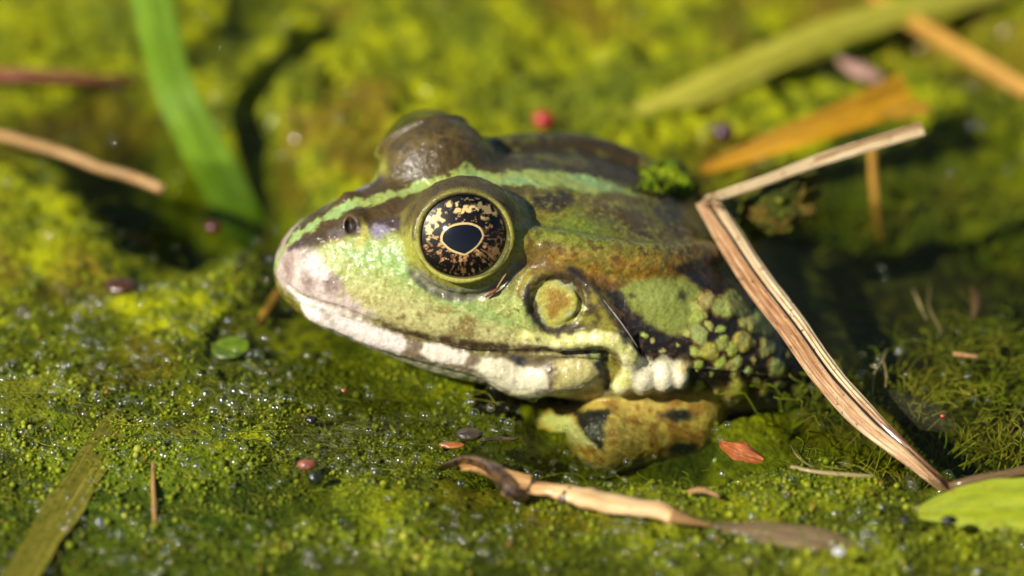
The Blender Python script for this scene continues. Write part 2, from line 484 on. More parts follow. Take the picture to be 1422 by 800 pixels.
COL = mixc(COL, lin(98, 84, 32), sstep(.52, .62, n1) * .9)
COL = mixc(COL, brown, sstep(.58, .66, n2) * .6)
# back
for c in ((.03, .02, .02),):
    COL = mixc(COL, dark, patch([(742, 268), (790, 266), (800, 280), (775, 293), (735, 288)]) * .95)
    COL = mixc(COL, dark, patch([(900, 285), (935, 280), (985, 290), (985, 328), (950, 331), (925, 318)]) * .95)
    COL = mixc(COL, lin(80, 62, 30), patch([(820, 300), (870, 290), (905, 300), (900, 325), (860, 322), (830, 318)], soft=.09) * .9)
    COL = mixc(COL, lin(62, 46, 22), patch([(770, 300), (820, 285), (900, 300), (960, 335), (900, 345), (820, 330)], soft=.12) * sstep(.5, .6, n2 * .6 + n1 * .4) * .85)
    COL = mixc(COL, lin(120, 150, 45), spot(800, 318, 45, 16, soft=.12) * .6)
COL = mixc(COL, lin(150, 110, 36), band([(728, 352, 10), (780, 362, 14), (850, 374, 19), (930, 376, 20), (1000, 362, 16)], soft=.08) * (.25 + .7 * sstep(.38, .60, n2)))
COL = mixc(COL, lin(74, 52, 24), band([(740, 345, 14), (850, 352, 22), (990, 345, 22)], soft=.1) * sstep(.56, .64, n2 * .6 + n3 * .4) * .7)
COL = mixc(COL, lin(84, 64, 26), sstep(.60, .70, n3) * sstep(-.3, -.6, QV[:, 0]) * .55)
COL = mixc(COL, lin(160, 158, 74), sstep(.40, .30, n3) * sstep(-.3, -.6, QV[:, 0]) * .45)
COL = mixc(COL, lin(84, 50, 20), band([(735, 366, 5), (790, 378, 6), (830, 392, 7), (870, 396, 4)], soft=.05) * .8)
# neck and flank
COL = mixc(COL, lin(146, 140, 54), patch([(715, 370), (800, 380), (850, 420), (870, 470), (820, 470), (740, 450)], soft=.1) * .6)
COL = mixc(COL, black, patch([(838, 398), (862, 402), (880, 432), (915, 455), (940, 468), (965, 462), (985, 480), (1000, 560), (900, 560), (884, 520), (878, 492), (860, 455)]))
COL = mixc(COL, black, patch([(930, 372), (985, 352), (1040, 372), (1090, 420), (1130, 470), (1140, 600), (990, 600), (960, 480), (968, 440), (978, 412), (960, 392)]))
COL = mixc(COL, black, patch([(985, 330), (1060, 340), (1200, 420), (1400, 500), (1400, 640), (1120, 640), (1060, 420)], soft=.1) * .9)
COL = mixc(COL, lin(128, 136, 60), patch([(862, 398), (895, 386), (950, 388), (972, 404), (966, 436), (944, 468), (922, 466), (900, 448), (878, 424)]))
COL = mixc(COL, lin(150, 158, 84), spot(905, 408, 26, 14, soft=.1) * .6)
COL = mixc(COL, dark, spot(948, 412, 6, 9) * .9); COL = mixc(COL, dark, spot(880, 412, 5, 4) * .8)
COL = mixc(COL, lin(96, 66, 38), sstep(.6, .7, n3) * patch([(850, 420), (960, 470), (1100, 470), (1100, 560), (880, 560)]) * .5)
WARTS = [(974,431,14),(982,420,15),(1015,421,20),(1027,429,15),(1001,426,13),(1050,447,19),(1062,456,14),(1035,450,12),(968,446,11),(972,465,13),(985,485,15),(1032,477,15),(1004,477,10),(1015,486,9),(1063,485,13),(966,487,8),(1000,502,10),(1014,508,10),(1023,503,8),(1020,521,9),(1024,542,16),(969,507,7),(971,534,8),(1060,540,10),(1077,511,13),(1086,532,7),(1112,541,13),(1040,515,6),(987,519,4),(890,467,4),(920,485,4),(955,465,6),(1122,400,11),(1132,419,14),(1149,435,13),(1161,447,9),(1176,462,10),(1140,405,7),(1192,500,8),(1215,480,9),(1235,505,10),(902,472,3),(940,480,4),(1046,500,5),(1095,490,7),(1000,455,7),(985,450,6),(1048,530,6),(990,545,5)]
disp = np.zeros(len(FV))
for (x, y, r) in WARTS:
    h = plan(hit(x, y))[0]; rr = r / KPX
    q = np.linalg.norm(UVP + warp * .12 + warp2 * .03 - h, axis=1) / rr
    COL = mixc(COL, lin(112, 84, 36), sstep(1.22, 1.0, q) * (.3 + .6 * sstep(.45, .6, n2)))
    COL = mixc(COL, lin(150 + (x * 7) % 25, 158 + (y * 5) % 20, 66 + (x + y) % 30), sstep(1.05, .75, q)); COL = mixc(COL, lin(192, 194, 124), sstep(.6, .1, q) * .4)
    disp = np.maximum(disp, np.where(q < 1.15, rr * .30 * np.sqrt(np.clip(1 - (q / 1.15) ** 2, 0, 1)), 0))
# face
COL = mixc(COL, lin(156, 166, 92), patch([(424, 340), (480, 326), (540, 326), (575, 330), (585, 380), (640, 412), (700, 402), (735, 420), (742, 458), (700, 470), (640, 462), (560, 440), (500, 418), (450, 384)], soft=.1))
COL = mixc(COL, lin(128, 168, 96), patch([(470, 345), (560, 335), (590, 385), (650, 415), (690, 440), (735, 455), (700, 452), (630, 430), (560, 385), (490, 365)], soft=.09) * .65)
COL = mixc(COL, lin(196, 188, 130), patch([(446, 392), (510, 395), (600, 425), (680, 448), (742, 470), (745, 486), (650, 482), (560, 458), (470, 425)], soft=.1) * .85)
COL = mixc(COL, lin(120, 96, 50), sstep(.53, .62, n2) * patch([(540, 425), (640, 430), (700, 462), (745, 470), (745, 486), (650, 482), (560, 458)], soft=.05) * .75)
COL = mixc(COL, lin(196, 178, 170), patch([(374, 330), (395, 322), (420, 332), (440, 350), (455, 375), (480, 408), (525, 440), (500, 440), (416, 413), (388, 395), (372, 360)], soft=.06))
for (x, y, rx, ry) in ((428, 392, 9, 17), (401, 372, 7, 20), (460, 396, 12, 14), (388, 345, 6, 12)):
    COL = mixc(COL, lin(120, 96, 92), spot(x, y, rx, ry, soft=.05) * .8)
COL = mixc(COL, lin(150, 105, 60), band([(405, 322, 4), (440, 332, 5), (470, 330, 5)], soft=.04) * .7)
# dark stripe through the nostril
COL = mixc(COL, lin(84, 58, 30), band([(402, 338, 7), (440, 322, 11), (470, 308, 12), (510, 296, 14), (550, 284, 15), (600, 268, 9)], soft=.05) * .95)
COL = mixc(COL, lin(62, 48, 52), band([(404, 345, 5), (440, 330, 7), (480, 318, 9), (512, 312, 9), (550, 310, 10), (578, 325, 8), (585, 345, 5)], soft=.03) * .95)
COL = mixc(COL, lin(168, 160, 70), band([(505, 305, 4), (508, 325, 5), (500, 340, 6)], soft=.02) * .8)
COL = mixc(COL, lin(132, 124, 142), spot(527, 321, 11, 9, soft=.02)); COL = mixc(COL, lin(160, 156, 170), spot(466, 322, 9, 6, soft=.03) * .8)
COL = mixc(COL, lin(118, 96, 44), sstep(.58, .68, .5 * n3 + .5 * n4) * patch([(470, 350), (560, 340), (600, 400), (700, 410), (745, 440), (745, 486), (650, 482), (560, 458), (470, 420)], soft=.08) * .55)
COL = mixc(COL, lin(206, 206, 140), sstep(.58, .68, .5 * fbm(FV, 19, 2, 55) + .5 * vnoise(FV, 40, 56)) * patch([(470, 350), (560, 340), (600, 400), (700, 410), (745, 440), (745, 486), (650, 482), (560, 458), (470, 420)], soft=.08) * .6)
# lips
COL = mixc(COL, lin(66, 48, 30), band([(530, 452, 3), (600, 470, 5), (650, 480, 8), (700, 485, 9), (745, 485, 4), (830, 484, 3)], soft=.03) * sstep(.3, .5, n2))
lowlip = patch([(412, 413), (470, 433), (560, 468), (650, 492), (745, 496), (840, 490), (845, 545), (760, 570), (690, 545), (560, 500), (430, 450)], soft=.02, wa=.02, wb=.02)
COL = mixc(COL, lin(118, 102, 80), lowlip)
COL = mixc(COL, lin(216, 204, 192), patch([(405, 405), (470, 432), (558, 466), (566, 480), (556, 494), (500, 490), (430, 450)], soft=.02, wa=.03))
COL = mixc(COL, lin(96, 80, 80), band([(448, 430, 4), (462, 446, 5)], soft=.03) * .5)
COL = mixc(COL, lin(216, 206, 186), patch([(588, 476), (612, 478), (650, 490), (645, 506), (600, 502), (584, 490)], soft=.02, wa=.03))
COL = mixc(COL, lin(212, 204, 172), patch([(655, 506), (672, 496), (700, 498), (716, 512), (735, 508), (758, 512), (764, 536), (748, 556), (715, 548), (680, 530)], soft=.03))
COL = mixc(COL, lin(196, 186, 120), patch([(768, 500), (830, 492), (838, 540), (790, 552), (770, 545)], soft=.04) * .8)
COL = mixc(COL, lin(84, 72, 34), patch([(742, 498), (770, 494), (778, 520), (766, 538), (755, 512)], soft=.05) * sstep(.35, .55, n3) * .9)
COL = mixc(COL, lin(60, 60, 66), patch([(706, 492), (728, 496), (726, 512), (714, 510)], soft=.03))
COL = mixc(COL, lin(40, 42, 50), patch([(806, 488), (842, 486), (848, 545), (838, 548), (832, 512)], soft=.03)); COL = mixc(COL, lin(150, 160, 90), spot(826, 496, 8, 7, soft=.03))
fold = band([(725, 466, 8), (775, 474, 10), (815, 470, 11), (845, 470, 11), (866, 482, 12), (877, 503, 12), (872, 526, 13), (860, 536, 11)], soft=.025, wa=.02, wb=.03)
COL = mixc(COL, lin(200, 198, 122), fold); COL = mixc(COL, lin(222, 214, 160), fold * sstep(840, 880, 840 + 0 * n1 + 40 * sstep(.45, .6, n2)))
for (x, y, rx, ry) in ((895, 522, 20, 26), (921, 520, 18, 25), (942, 519, 14, 21)):
    COL = mixc(COL, lin(208, 200, 168), spot(x, y, rx, ry, soft=.025, wa=.03))
COL = mixc(COL, lin(200, 178, 96), spot(949, 510, 6, 10, soft=.05) * .7)
for pl in ([(742, 372), (790, 378), (812, 392), (796, 396), (760, 386)], [(812, 412), (836, 420), (842, 446), (826, 456), (816, 436)], [(716, 405), (732, 400), (738, 430), (728, 440)], [(798, 448), (826, 456), (818, 466), (784, 464)]):
    COL = mixc(COL, lin(64, 48, 26), patch(pl, soft=.04, wa=.2, wb=.12) * sstep(.36, .52, n2) * .85)
COL = mixc(COL, lin(120, 84, 30), patch([(720, 370), (800, 378), (840, 410), (850, 450), (800, 380), (740, 395)], soft=.1) * sstep(.45, .6, n3) * .7)
# ear
t0 = plan(TYMP)[0]; q = np.linalg.norm(UVP + warp * .34 + warp2 * .08 - t0, axis=1) * KPX
COL = mixc(COL, lin(66, 50, 34), sstep(48, 40, q) * sstep(27, 34, q) * sstep(.38, .56, n1 * .5 + n2 * .5) * .9)
COL = mixc(COL, lin(176, 168, 80), sstep(34, 29, q)); COL = mixc(COL, lin(158, 172, 140), sstep(32, 30, q) * sstep(22, 26, q) * sstep(.45, .6, n2) * .8)
COL = mixc(COL, lin(142, 104, 36), sstep(20, 9, q + 8 * (n2 - .5)) * .85)
COL = mixc(COL, lin(46, 40, 44), band([(733, 400, 4), (732, 425, 5), (745, 448, 5), (770, 458, 4), (795, 452, 2)], soft=.02) * .9)
COL = mixc(COL, lin(70, 56, 40), band([(770, 380, 5), (800, 390, 5), (815, 412, 4)], soft=.03) * .8)
COL = mixc(COL, lin(40, 34, 36), band([(790, 375, 3), (830, 405, 5), (850, 440, 6), (872, 472, 7)], soft=.03) * .85)
# lids
x, y, z = QV[:, 0] - EC[0], QV[:, 1] - EC[1], QV[:, 2] - EC[2]
hh = x * EAX[0] + y * EAX[1] + z * EAX[2]; uu = x * EU[0] + y * EU[1] + z * EU[2]; ss = x * ES[0] + y * ES[1] + z * ES[2]
er = np.sqrt(ss ** 2 + uu ** 2); onlid = (er < .66) & (hh > -.25) & (QV[:, 2] > -.75)
lidm = sstep(.66, .58, er) * (hh > -.3)
COL = mixc(COL, lin(150, 148, 58), lidm * .9)
COL = mixc(COL, lin(88, 76, 42), lidm * sstep(.05, .25, uu + .5 * (n2 - .5)) * .9)
topl = sstep(.62, .5, np.linalg.norm(QV - EC, axis=1) - .0) * sstep(-.05, .25, QV[:, 2])
COL = mixc(COL, lin(92, 74, 34), sstep(.70, .62, np.linalg.norm(QV - EC, axis=1)) * sstep(.15, .3, QV[:, 2]) * .85)
COL = mixc(COL, lin(50, 40, 30), sstep(.70, .62, np.linalg.norm(QV - EC, axis=1)) * sstep(.15, .3, QV[:, 2]) * sstep(.55, .64, n2) * .8)
COL = mixc(COL, lin(156, 150, 62), (FV[:, 1] > 0) * sstep(.50, .48, er) * sstep(.435, .45, er) * (hh > .2) * .9)
COL = mixc(COL, lin(124, 122, 108), sstep(.70, .64, er) * sstep(.52, .55, er) * sstep(-.2, -.36, uu) * (hh > -.35) * .85)
COL = mixc(COL, lin(84, 76, 70), sstep(.72, .66, er) * sstep(.58, .62, er) * sstep(-.2, -.4, uu) * (hh > -.4) * sstep(.4, .6, n2) * .7)
lid2 = sstep(.60, .54, er) * (hh > .05)
COL = mixc(COL, lin(74, 62, 30), lid2 * sstep(.50, .62, .5 * n3 + .5 * n2) * .6)
COL = mixc(COL, lin(70, 60, 34), lid2 * sstep(.1, .4, uu) * .5)
COL = mixc(COL, lin(182, 178, 92), sstep(.49, .475, er) * (hh > .2) * sstep(.1, -.2, uu - .5 * ss) * .6)
# stripe down the middle of the back
aa = QV[:, 0]; sw = np.interp(aa, [-3.4, -2.4, -2.1, -1.9, -1.5, -1.0, -.5, .3, 1.0, 1.6, 1.83], [-.3, -.2, -.02, .10, .19, .16, .11, .085, .085, .06, .03]) + (n2 - .5) * .22 + (n3 - .5) * .08
topm = sstep(.0, .3, FN[:, 2])
ab = np.abs(FV[:, 1] + .02)
COL = mixc(COL, lin(70, 56, 26), sstep(.36, .28, ab) * topm * sstep(-1.2, -.6, aa) * sstep(1.75, 1.4, aa) * .8)
COL = mixc(COL, lin(60, 48, 26), sstep(1.1, .7, ab) * topm * sstep(0.0, -.3, FV[:, 1]) * sstep(-3.2, -2.6, aa) * sstep(-.2, -.5, aa) * sstep(.40, .52, n1))
COL = mixc(COL, lin(58, 46, 22), sstep(-.12, -.3, FV[:, 1]) * sstep(-.3, -.6, aa) * (.45 + .5 * sstep(.4, .55, n1)))
COL = mixc(COL, lin(150, 164, 82), sstep(.02, -.02, ab - sw) * topm)
COL = mixc(COL, lin(140, 172, 112), sstep(.02, -.06, ab - sw) * topm * sstep(.4, .6, fbm(FV, 2.2, 2, 77)) * .8)
# arm and leg, belly
zz = QV[:, 2] + FZ
arm = (QV[:, 0] < -.6) & (zz < -.12) & (QV[:, 1] > 1.0) & (QV[:, 0] > -3.4)
armm = sstep(-.05, -.25, zz) * sstep(-.4, -.7, aa) * sstep(-2.75, -2.45, aa)
COL = mixc(COL, lin(196, 168, 92), armm); COL = mixc(COL, lin(150, 96, 40), armm * sstep(.5, .62, n2) * .7)
COL = mixc(COL, lin(38, 36, 38), armm * patch([(795, 568), (850, 566), (836, 590), (838, 628), (815, 622)], soft=.03))
COL = mixc(COL, lin(38, 36, 38), armm * np.maximum(spot(945, 622, 24, 10), spot(935, 575, 26, 8)))
COL = mixc(COL, lin(206, 200, 150), armm * patch([(745, 580), (790, 575), (822, 622), (790, 612)], soft=.03))
COL = mixc(COL, lin(52, 50, 22), sstep(-3.6, -4.2, aa) * .95); COL = mixc(COL, lin(96, 98, 30), sstep(-3.6, -4.2, aa) * sstep(.52, .62, n2) * .8)
knm = sstep(.75, .55, np.linalg.norm(QV - KNEE, axis=1))
COL = mixc(COL, lin(190, 180, 110), knm * sstep(.48, .53, n1)); COL = mixc(COL, lin(36, 34, 32), knm * sstep(.52, .47, n1))
COL = mixc(COL, lin(205, 198, 170), sstep(-.1, -.6, FN[:, 2]) * .85 * sstep(.2, -.3, QV[:, 2] + 1.1))
# nostril pit, coloured darker
COL = mixc(COL, lin(40, 32, 28), sstep(.085, .06, np.linalg.norm(QV - (NOS + np.array([.03, .03, .01])), axis=1)))
COL = COL * (0.86 + .28 * n3[:, None]) * (0.93 + .14 * n4[:, None])
wht = sstep(.25, .5, COL.min(1))
COL[:, 2] *= .92 + .08 * wht
COL = np.clip(COL, 0, 1)
disp += (fbm(FV, 14, 3, 5) - .5) * .022 + (n3 - .5) * .010
disp *= np.where(er < .53, .15, 1.0) * np.where((q < 30), .6, 1.0)
FV2 = FV + FN * disp[:, None]

m_skin, nt, out = new_mat('frog_skin')
tc = nd(nt, 'ShaderNodeTexCoord').outputs['Object']
pig = nd(nt, 'ShaderNodeVertexColor', layer_name='pigment').outputs['Color']
sp = noise(nt, tc, 38, 3, .6).outputs['Fac']; sp2 = noise(nt, tc, 85, 2, .5).outputs['Fac']
c = mix(nt, ramp(nt, sp, [(.30, (0, 0, 0)), (.52, (1, 1, 1))]), mix(nt, 1.0, pig, (.74, .68, .58), 'MULTIPLY'), pig)
c = mix(nt, ramp(nt, sp2, [(.55, (0, 0, 0)), (.75, (.5, .5, .5))]), c, mix(nt, 1.0, c, (1.3, 1.28, 1.15), 'MULTIPLY'))
vor = nd(nt, 'ShaderNodeTexVoronoi', {'Vector': tc, 'Scale': 24.0}).outputs['Distance']
b = bump(nt, vor, .010, .3); b = bump(nt, noise(nt, tc, 52, 4, .6).outputs['Fac'], .010, .45, b)
wet = bump(nt, noise(nt, tc, 11, 3).outputs['Fac'], .045, .7); wet = bump(nt, noise(nt, tc, 34, 3).outputs['Fac'], .01, .6, wet)
sheen_ = ramp(nt, noise(nt, tc, 4.5, 4, .6).outputs['Fac'], [(.36, (.4, .4, .4)), (.58, (1, 1, 1))]); crg_ = ramp(nt, noise(nt, tc, 9, 3, .6).outputs['Fac'], [(.35, (.05, .05, .05)), (.7, (.22, .22, .22))])
p = principled(nt, out, c, .5, b, Coat_Weight=sheen_, Coat_Roughness=crg_, Coat_IOR=1.4, Specular_IOR_Level=.3)
nt.links.new(wet, p.inputs['Coat Normal'])

# --- the frog
frog = root('frog', (ORG[0], ORG[1], ORG[2]), 'green and brown mottled frog with white lips, its head out of the water', 'frog', rotz=math.atan2(HEAD[1], HEAD[0]))
body = part('body', FV2, FF, m_skin, frog, colors=COL)
m_ball, nt, out = new_mat('eyeball_dark'); principled(nt, out, (.012, .011, .012), .3)
m_pup, nt, out = new_mat('pupil_black'); principled(nt, out, (.004, .005, .010), .25)
m_iris, nt, out = new_mat('iris_gold_flecked')
principled(nt, out, nd(nt, 'ShaderNodeVertexColor', layer_name='pigment').outputs['Color'], .38, Specular_IOR_Level=.3)
def clear_mat(name, ior, tint, rough, ripple=None, strength=1.0):
    """thin clear film: lets light through and mirrors by Fresnel"""
    m, nt, out = new_mat(name)
    nrm = None
    if ripple:
        tc = nd(nt, 'ShaderNodeTexCoord').outputs['Object']; nrm = None
        for (sc_, dist_) in ripple: nrm = bump(nt, noise(nt, tc, sc_, 3).outputs['Fac'], dist_, 1.0, nrm)
    fr = nd(nt, 'ShaderNodeFresnel', {'IOR': ior}); gl = nd(nt, 'ShaderNodeBsdfGlossy', {'Roughness': rough})
    if nrm is not None: nt.links.new(nrm, fr.inputs['Normal']); nt.links.new(nrm, gl.inputs['Normal'])
    tr = nd(nt, 'ShaderNodeBsdfTransparent', {'Color': (*tint, 1)})
    ms = nd(nt, 'ShaderNodeMixShader', {0: math_n(nt, 'MULTIPLY', fr.outputs[0], strength), 1: tr.outputs[0], 2: gl.outputs[0]})
    nt.links.new(ms.outputs[0], out.inputs['Surface'])
    return m
m_cornea = clear_mat('cornea', 1.38, (.97, .97, .96), .13, strength=.7)
def eye_height(r): return .16 + .19 + .10 * (1 - (r / .44) ** 2)
def pupil_r(th):
    """outline of the pupil: flat oval above, blunt point below; th from forward (s) towards up (u)"""
    s, u = np.cos(th), np.sin(th)
    rx, ru, rd = .197, .130, .155
    r = 1 / ((np.abs(s) / rx) ** 2.2 + (np.abs(u) / np.where(u > 0, ru, rd)) ** 2.2) ** (1 / 2.2)
    low = 1 / (np.abs(s) / rx + np.abs(u) / rd)
    return np.where(u < 0, .45 * r + .55 * low * 1.08, r)
NR, NT = 84, 288
rr_, tt_ = np.meshgrid(np.linspace(.0, .462, NR), np.linspace(0, 2 * np.pi, NT, endpoint=False), indexing='ij')
PS0 = np.array([.02, -.012])      # pupil centre on the iris
s_ = rr_ * np.cos(tt_) * 1.03; u_ = rr_ * np.sin(tt_) * .97
iP = np.stack([s_.ravel(), u_.ravel(), np.zeros(s_.size)], 1)
dp = np.hypot(s_ - PS0[0], u_ - PS0[1]).ravel(); tp = np.arctan2(u_ - PS0[1], s_ - PS0[0]).ravel(); ring = dp - pupil_r(tp)
rn = rr_.ravel() / .44
pol = np.stack([dp * 9, tp * 5.0, np.zeros(len(dp))], 1)
g1 = fbm(iP, 9, 3, 101); g2 = fbm(iP, 26, 3, 102, .6); g3 = fbm(pol * np.array([1.0, 2.0, 1]), 1.6, 3, 103, .6); g4 = fbm(iP, 55, 2, 104)
uN = u_.ravel() / .44; sN = s_.ravel() / .44
IC = np.tile(lin(20, 14, 14), (len(dp), 1))
low = sstep(.25, -.35, uN)
IC = mixc(IC, lin(196, 140, 92), sstep(.50, .58, .55 * g3 + .45 * g2) * low * sstep(1.0, .92, rn) * (.55 + .6 * g4))
IC = mixc(IC, lin(206, 160, 104), sstep(.60, .66, g2) * sstep(.97, .9, rn) * sstep(.9, .2, uN) * .9)
for (s0, u0, rs, ru) in ((.66, .42, .30, .22), (.50, .60, .16, .12), (-.10, .60, .28, .09), (-.62, .50, .22, .20), (.15, .74, .18, .10), (-.45, .62, .14, .12), (.78, .15, .10, .2), (-.30, .82, .3, .05)):
    q_ = np.hypot((sN - s0) / rs, (uN - u0) / ru)
    IC = mixc(IC, lin(238, 206, 138), sstep(1.25, .8, q_) * sstep(.47, .56, g2 * .7 + g1 * .3 + .06 * (1 - q_)) * sstep(.99, .94, rn))
IC = mixc(IC, lin(22, 16, 16), sstep(.90, .97, rn + (g2 - .5) * .1))
IC = mixc(IC, lin(236, 206, 140), sstep(.026, .017, ring + (g2 - .5) * .012) * (.65 + .5 * g4))
IC = np.clip(IC * .85, 0, 1)
iF = []
for i in range(NR - 1):
    for j in range(NT):
        k = (j + 1) % NT; iF.append((i * NT + j, i * NT + k, (i + 1) * NT + k, (i + 1) * NT + j))
iF = np.array(iF)
CW = np.array([.16])
for sgn in (1, -1):
    S = np.array([1, sgn, 1.0])
    def eyeP(s, u, h): return (EC + np.outer(s, ES) + np.outer(u, EU) + np.outer(h, EAX)) * S
    flip = (lambda F: F if sgn > 0 else F[:, ::-1])
    V, F = icosphere(4)
    ball = part('eye', (V * .43 + (EC - EAX * .08)) * S, F if sgn > 0 else F[:, ::-1], m_ball, frog, label='round eye with a black gold flecked iris' if sgn > 0 else None)
    part('iris', eyeP(s_.ravel(), u_.ravel(), eye_height(rr_.ravel())), flip(iF), m_iris, ball, colors=IC)
    nr, ntt = 14, 96
    a_, t_ = np.meshgrid(np.linspace(0, 1, nr), np.linspace(0, 2 * np.pi, ntt, endpoint=False), indexing='ij')
    pr = pupil_r(t_) * a_; ps = PS0[0] + pr * np.cos(t_); pu = PS0[1] + pr * np.sin(t_)
    pF = np.array([(i * ntt + j, i * ntt + (j + 1) % ntt, (i + 1) * ntt + (j + 1) % ntt, (i + 1) * ntt + j) for i in range(nr - 1) for j in range(ntt)])
    part('pupil', eyeP(ps.ravel(), pu.ravel(), eye_height(np.hypot(ps, pu)).ravel() + .006), flip(pF), m_pup, ball)
    nr, ntt = 24, 96
    a_, t_ = np.meshgrid(np.linspace(0.0, .462, nr), np.linspace(0, 2 * np.pi, ntt, endpoint=False), indexing='ij')
    cF = np.array([(i * ntt + j, i * ntt + (j + 1) % ntt, (i + 1) * ntt + (j + 1) % ntt, (i + 1) * ntt + j) for i in range(nr - 1) for j in range(ntt)])
    part('cornea', eyeP((a_ * np.cos(t_) * 1.03).ravel(), (a_ * np.sin(t_) * .97).ravel(), .155 + np.sqrt(.5 ** 2 - a_ ** 2).ravel()), flip(cF), m_cornea, ball)
print('frog painted', _t.time() - _t0)

# ------------------------------------------------------------------ water, algae mat
def axis_coords(lo, hi, step, far, grow=1.18):
    c = list(np.arange(lo, hi + 1e-6, step)); d = step
    while c[-1] < far: d *= grow; c.append(c[-1] + d)
    d = step
    while c[0] > -far: d *= grow; c.insert(0, c[0] - d)
    return np.array(c)
def grid(xs, ys):
    X, Y = np.meshgrid(xs, ys, indexing='ij'); n, m = X.shape
    i = np.arange(n * m).reshape(n, m)
    F = np.stack([i[:-1, :-1], i[1:, :-1], i[1:, 1:], i[:-1, 1:]], -1).reshape(-1, 4)
    return X.ravel(), Y.ravel(), F
# heights of the mat, cm above the water: (photo pixel, radii in px, height)
HILLS = [(640, 60, 420, 130, .32), (420, 130, 120, 90, .30), (80, 60, 120, 60, .22), (40, 255, 110, 45, .22), (900, 90, 200, 90, .28), (560, 210, 120, 50, .15),
         (930, 245, 60, 20, .30), (1060, 120, 160, 60, .10), (1330, 60, 120, 60, .05),
         (150, 390, 230, 70, .05), (120, 560, 160, 60, -.03), (330, 560, 120, 60, -.03), (560, 770, 420, 90, -.03), (200, 770, 240, 90, -.05), (1100, 750, 300, 60, -.02), (700, 650, 160, 26, -.06), (1350, 700, 120, 40, -.02)]
PITS = [(245, 232, 85, 66, -2.4), (300, 285, 52, 32, -2.0), (375, 390, 40, 80, -.5), (90, 172, 100, 20, -.4), (540, 535, 130, 50, -.32), (650, 585, 110, 28, -.3), (740, 585, 70, 26, -.5), (100, 480, 70, 30, -.14),
        (1190, 310, 60, 50, -1.2), (1290, 240, 90, 40, -.5), (1320, 400, 130, 120, -.45), (1210, 490, 140, 70, -.7), (1300, 600, 130, 44, -1.3), (870, 604, 140, 40, -1.5), (1060, 585, 130, 36, -.9), (1150, 600, 130, 34, -.8), (1120, 450, 60, 80, -.5), (1390, 190, 60, 40, -.5), (1010, 205, 60, 20, -.2), (450, 20, 90, 25, -.3), (330, 40, 40, 40, -.4)]
FROGP = to_world(np.stack([np.linspace(1.6, -6.5, 28), np.zeros(28), np.zeros(28)], 1))[:, :2]
FROGW = np.interp(np.linspace(1.6, -6.5, 28), AX, tW) * np.interp(np.linspace(1.6, -6.5, 28), [-6.5, 0, 1.0, 1.6], [1, 1, .95, .6])
FROGB = np.where(np.linspace(1.6, -6.5, 28) > -.5, -.25, np.minimum(np.interp(np.linspace(1.6, -6.5, 28), AX, tB) + FZ - .25, -.22))
def mat_height(X, Y, detail=True):
    P = np.stack([X, Y, np.zeros_like(X)], 1)
    W2 = np.stack([fbm(P, .9, 2, 201) - .5, fbm(P, .9, 2, 202) - .5], 1) * 1.2
    Z = np.full(len(X), -.06)
    num = np.zeros(len(X)); den = np.full(len(X), .35)
    for (px, py, rx, ry, h) in HILLS + PITS:
        c = at(px, py); sx = np.linalg.norm(at(px + rx, py) - c); sy = np.linalg.norm(at(px, py + ry) - c)
        w = np.exp(-(((X + W2[:, 0] - c[0]) / sx) ** 2 + ((Y + W2[:, 1] - c[1]) / sy) ** 2) * 1.1)
        k = 2.2 if h < 0 else 1.0
        num += k * w * h; den += k * w
    Z = (num + .35 * -.02) / den
    if detail:
        dry = sstep(-.5, .1, Z)
        fr = .38 + .62 * sstep(.5, 5.0, Y)       # the near mat lies flatter, just under the water film
        Z = Z + ((fbm(P, 1.1, 3, 210) - .5) * (.55 * dry + .35) + (np.abs(fbm(P, 3.6, 3, 211) - .5)) * -.55 * (.4 + .6 * dry) + .05 + (fbm(P, 9, 3, 212) - .5) * .16) * fr
        Z = Z + (.5 - np.abs(vnoise(P, 15, 213) - .5) * 2) * .05
    # room for the frog
    D = np.full(len(X), 9.0)
    FB = np.zeros(len(X))
    for q, w, bz in zip(FROGP, FROGW, FROGB):
        d = np.hypot(X - q[0], Y - q[1]) - w; m = d < D; D = np.where(m, d, D); FB = np.where(m, bz, FB)
    Z = np.where(D < .5, np.minimum(Z, -.10 + (FB + .1) * sstep(.35, -.4, D)), Z)
    return Z
xs = axis_coords(-7.2, 7.2, .05, 70.0); ys = axis_coords(-5.2, 11.5, .05, 70.0)
X, Y, GF = grid(xs, ys)
Z = mat_height(X, Y)
MP = np.stack([X, Y, Z], 1)
c1 = fbm(MP, .7, 3, 221); c2 = fbm(MP, 2.6, 3, 222); c3 = fbm(MP, 8, 3, 223)
def mat_colour(P, c1, c2, c3):
    C = np.tile(lin(126, 136, 0), (len(P), 1))
    C = mixc(C, lin(164, 168, 0), sstep(.42, .60, c2)); C = mixc(C, lin(92, 106, 8), sstep(.48, .36, c2) * .9)
    C = mixc(C, lin(180, 182, 6), sstep(.54, .66, c3) * .8); C = mixc(C, lin(82, 88, 8), sstep(.46, .34, c3) * .7)
    C = mixc(C, lin(128, 96, 28), sstep(.56, .66, c1) * .65); C = mixc(C, lin(74, 92, 26), sstep(.44, .34, c1) * .6)
    # cooler green towards the near left
    g = sstep(-2.2, -5.5, P[:, 0] * .8 + P[:, 1] * 1.1)
    C = mixc(C, lin(74, 86, 6), sstep(.50, .38, fbm(P, 1.5, 3, 224)) * .75 * sstep(2.5, .5, P[:, 1]))
    C = mixc(C, lin(104, 112, 6), sstep(1.5, -1.0, P[:, 1]) * .45)
    return mixc(C, lin(66, 108, 16), g * .5)
m_mat, nt, out = new_mat('wet_algae')
tc = nd(nt, 'ShaderNodeTexCoord').outputs['Object']
pig = nd(nt, 'ShaderNodeVertexColor', layer_name='pigment').outputs['Color']
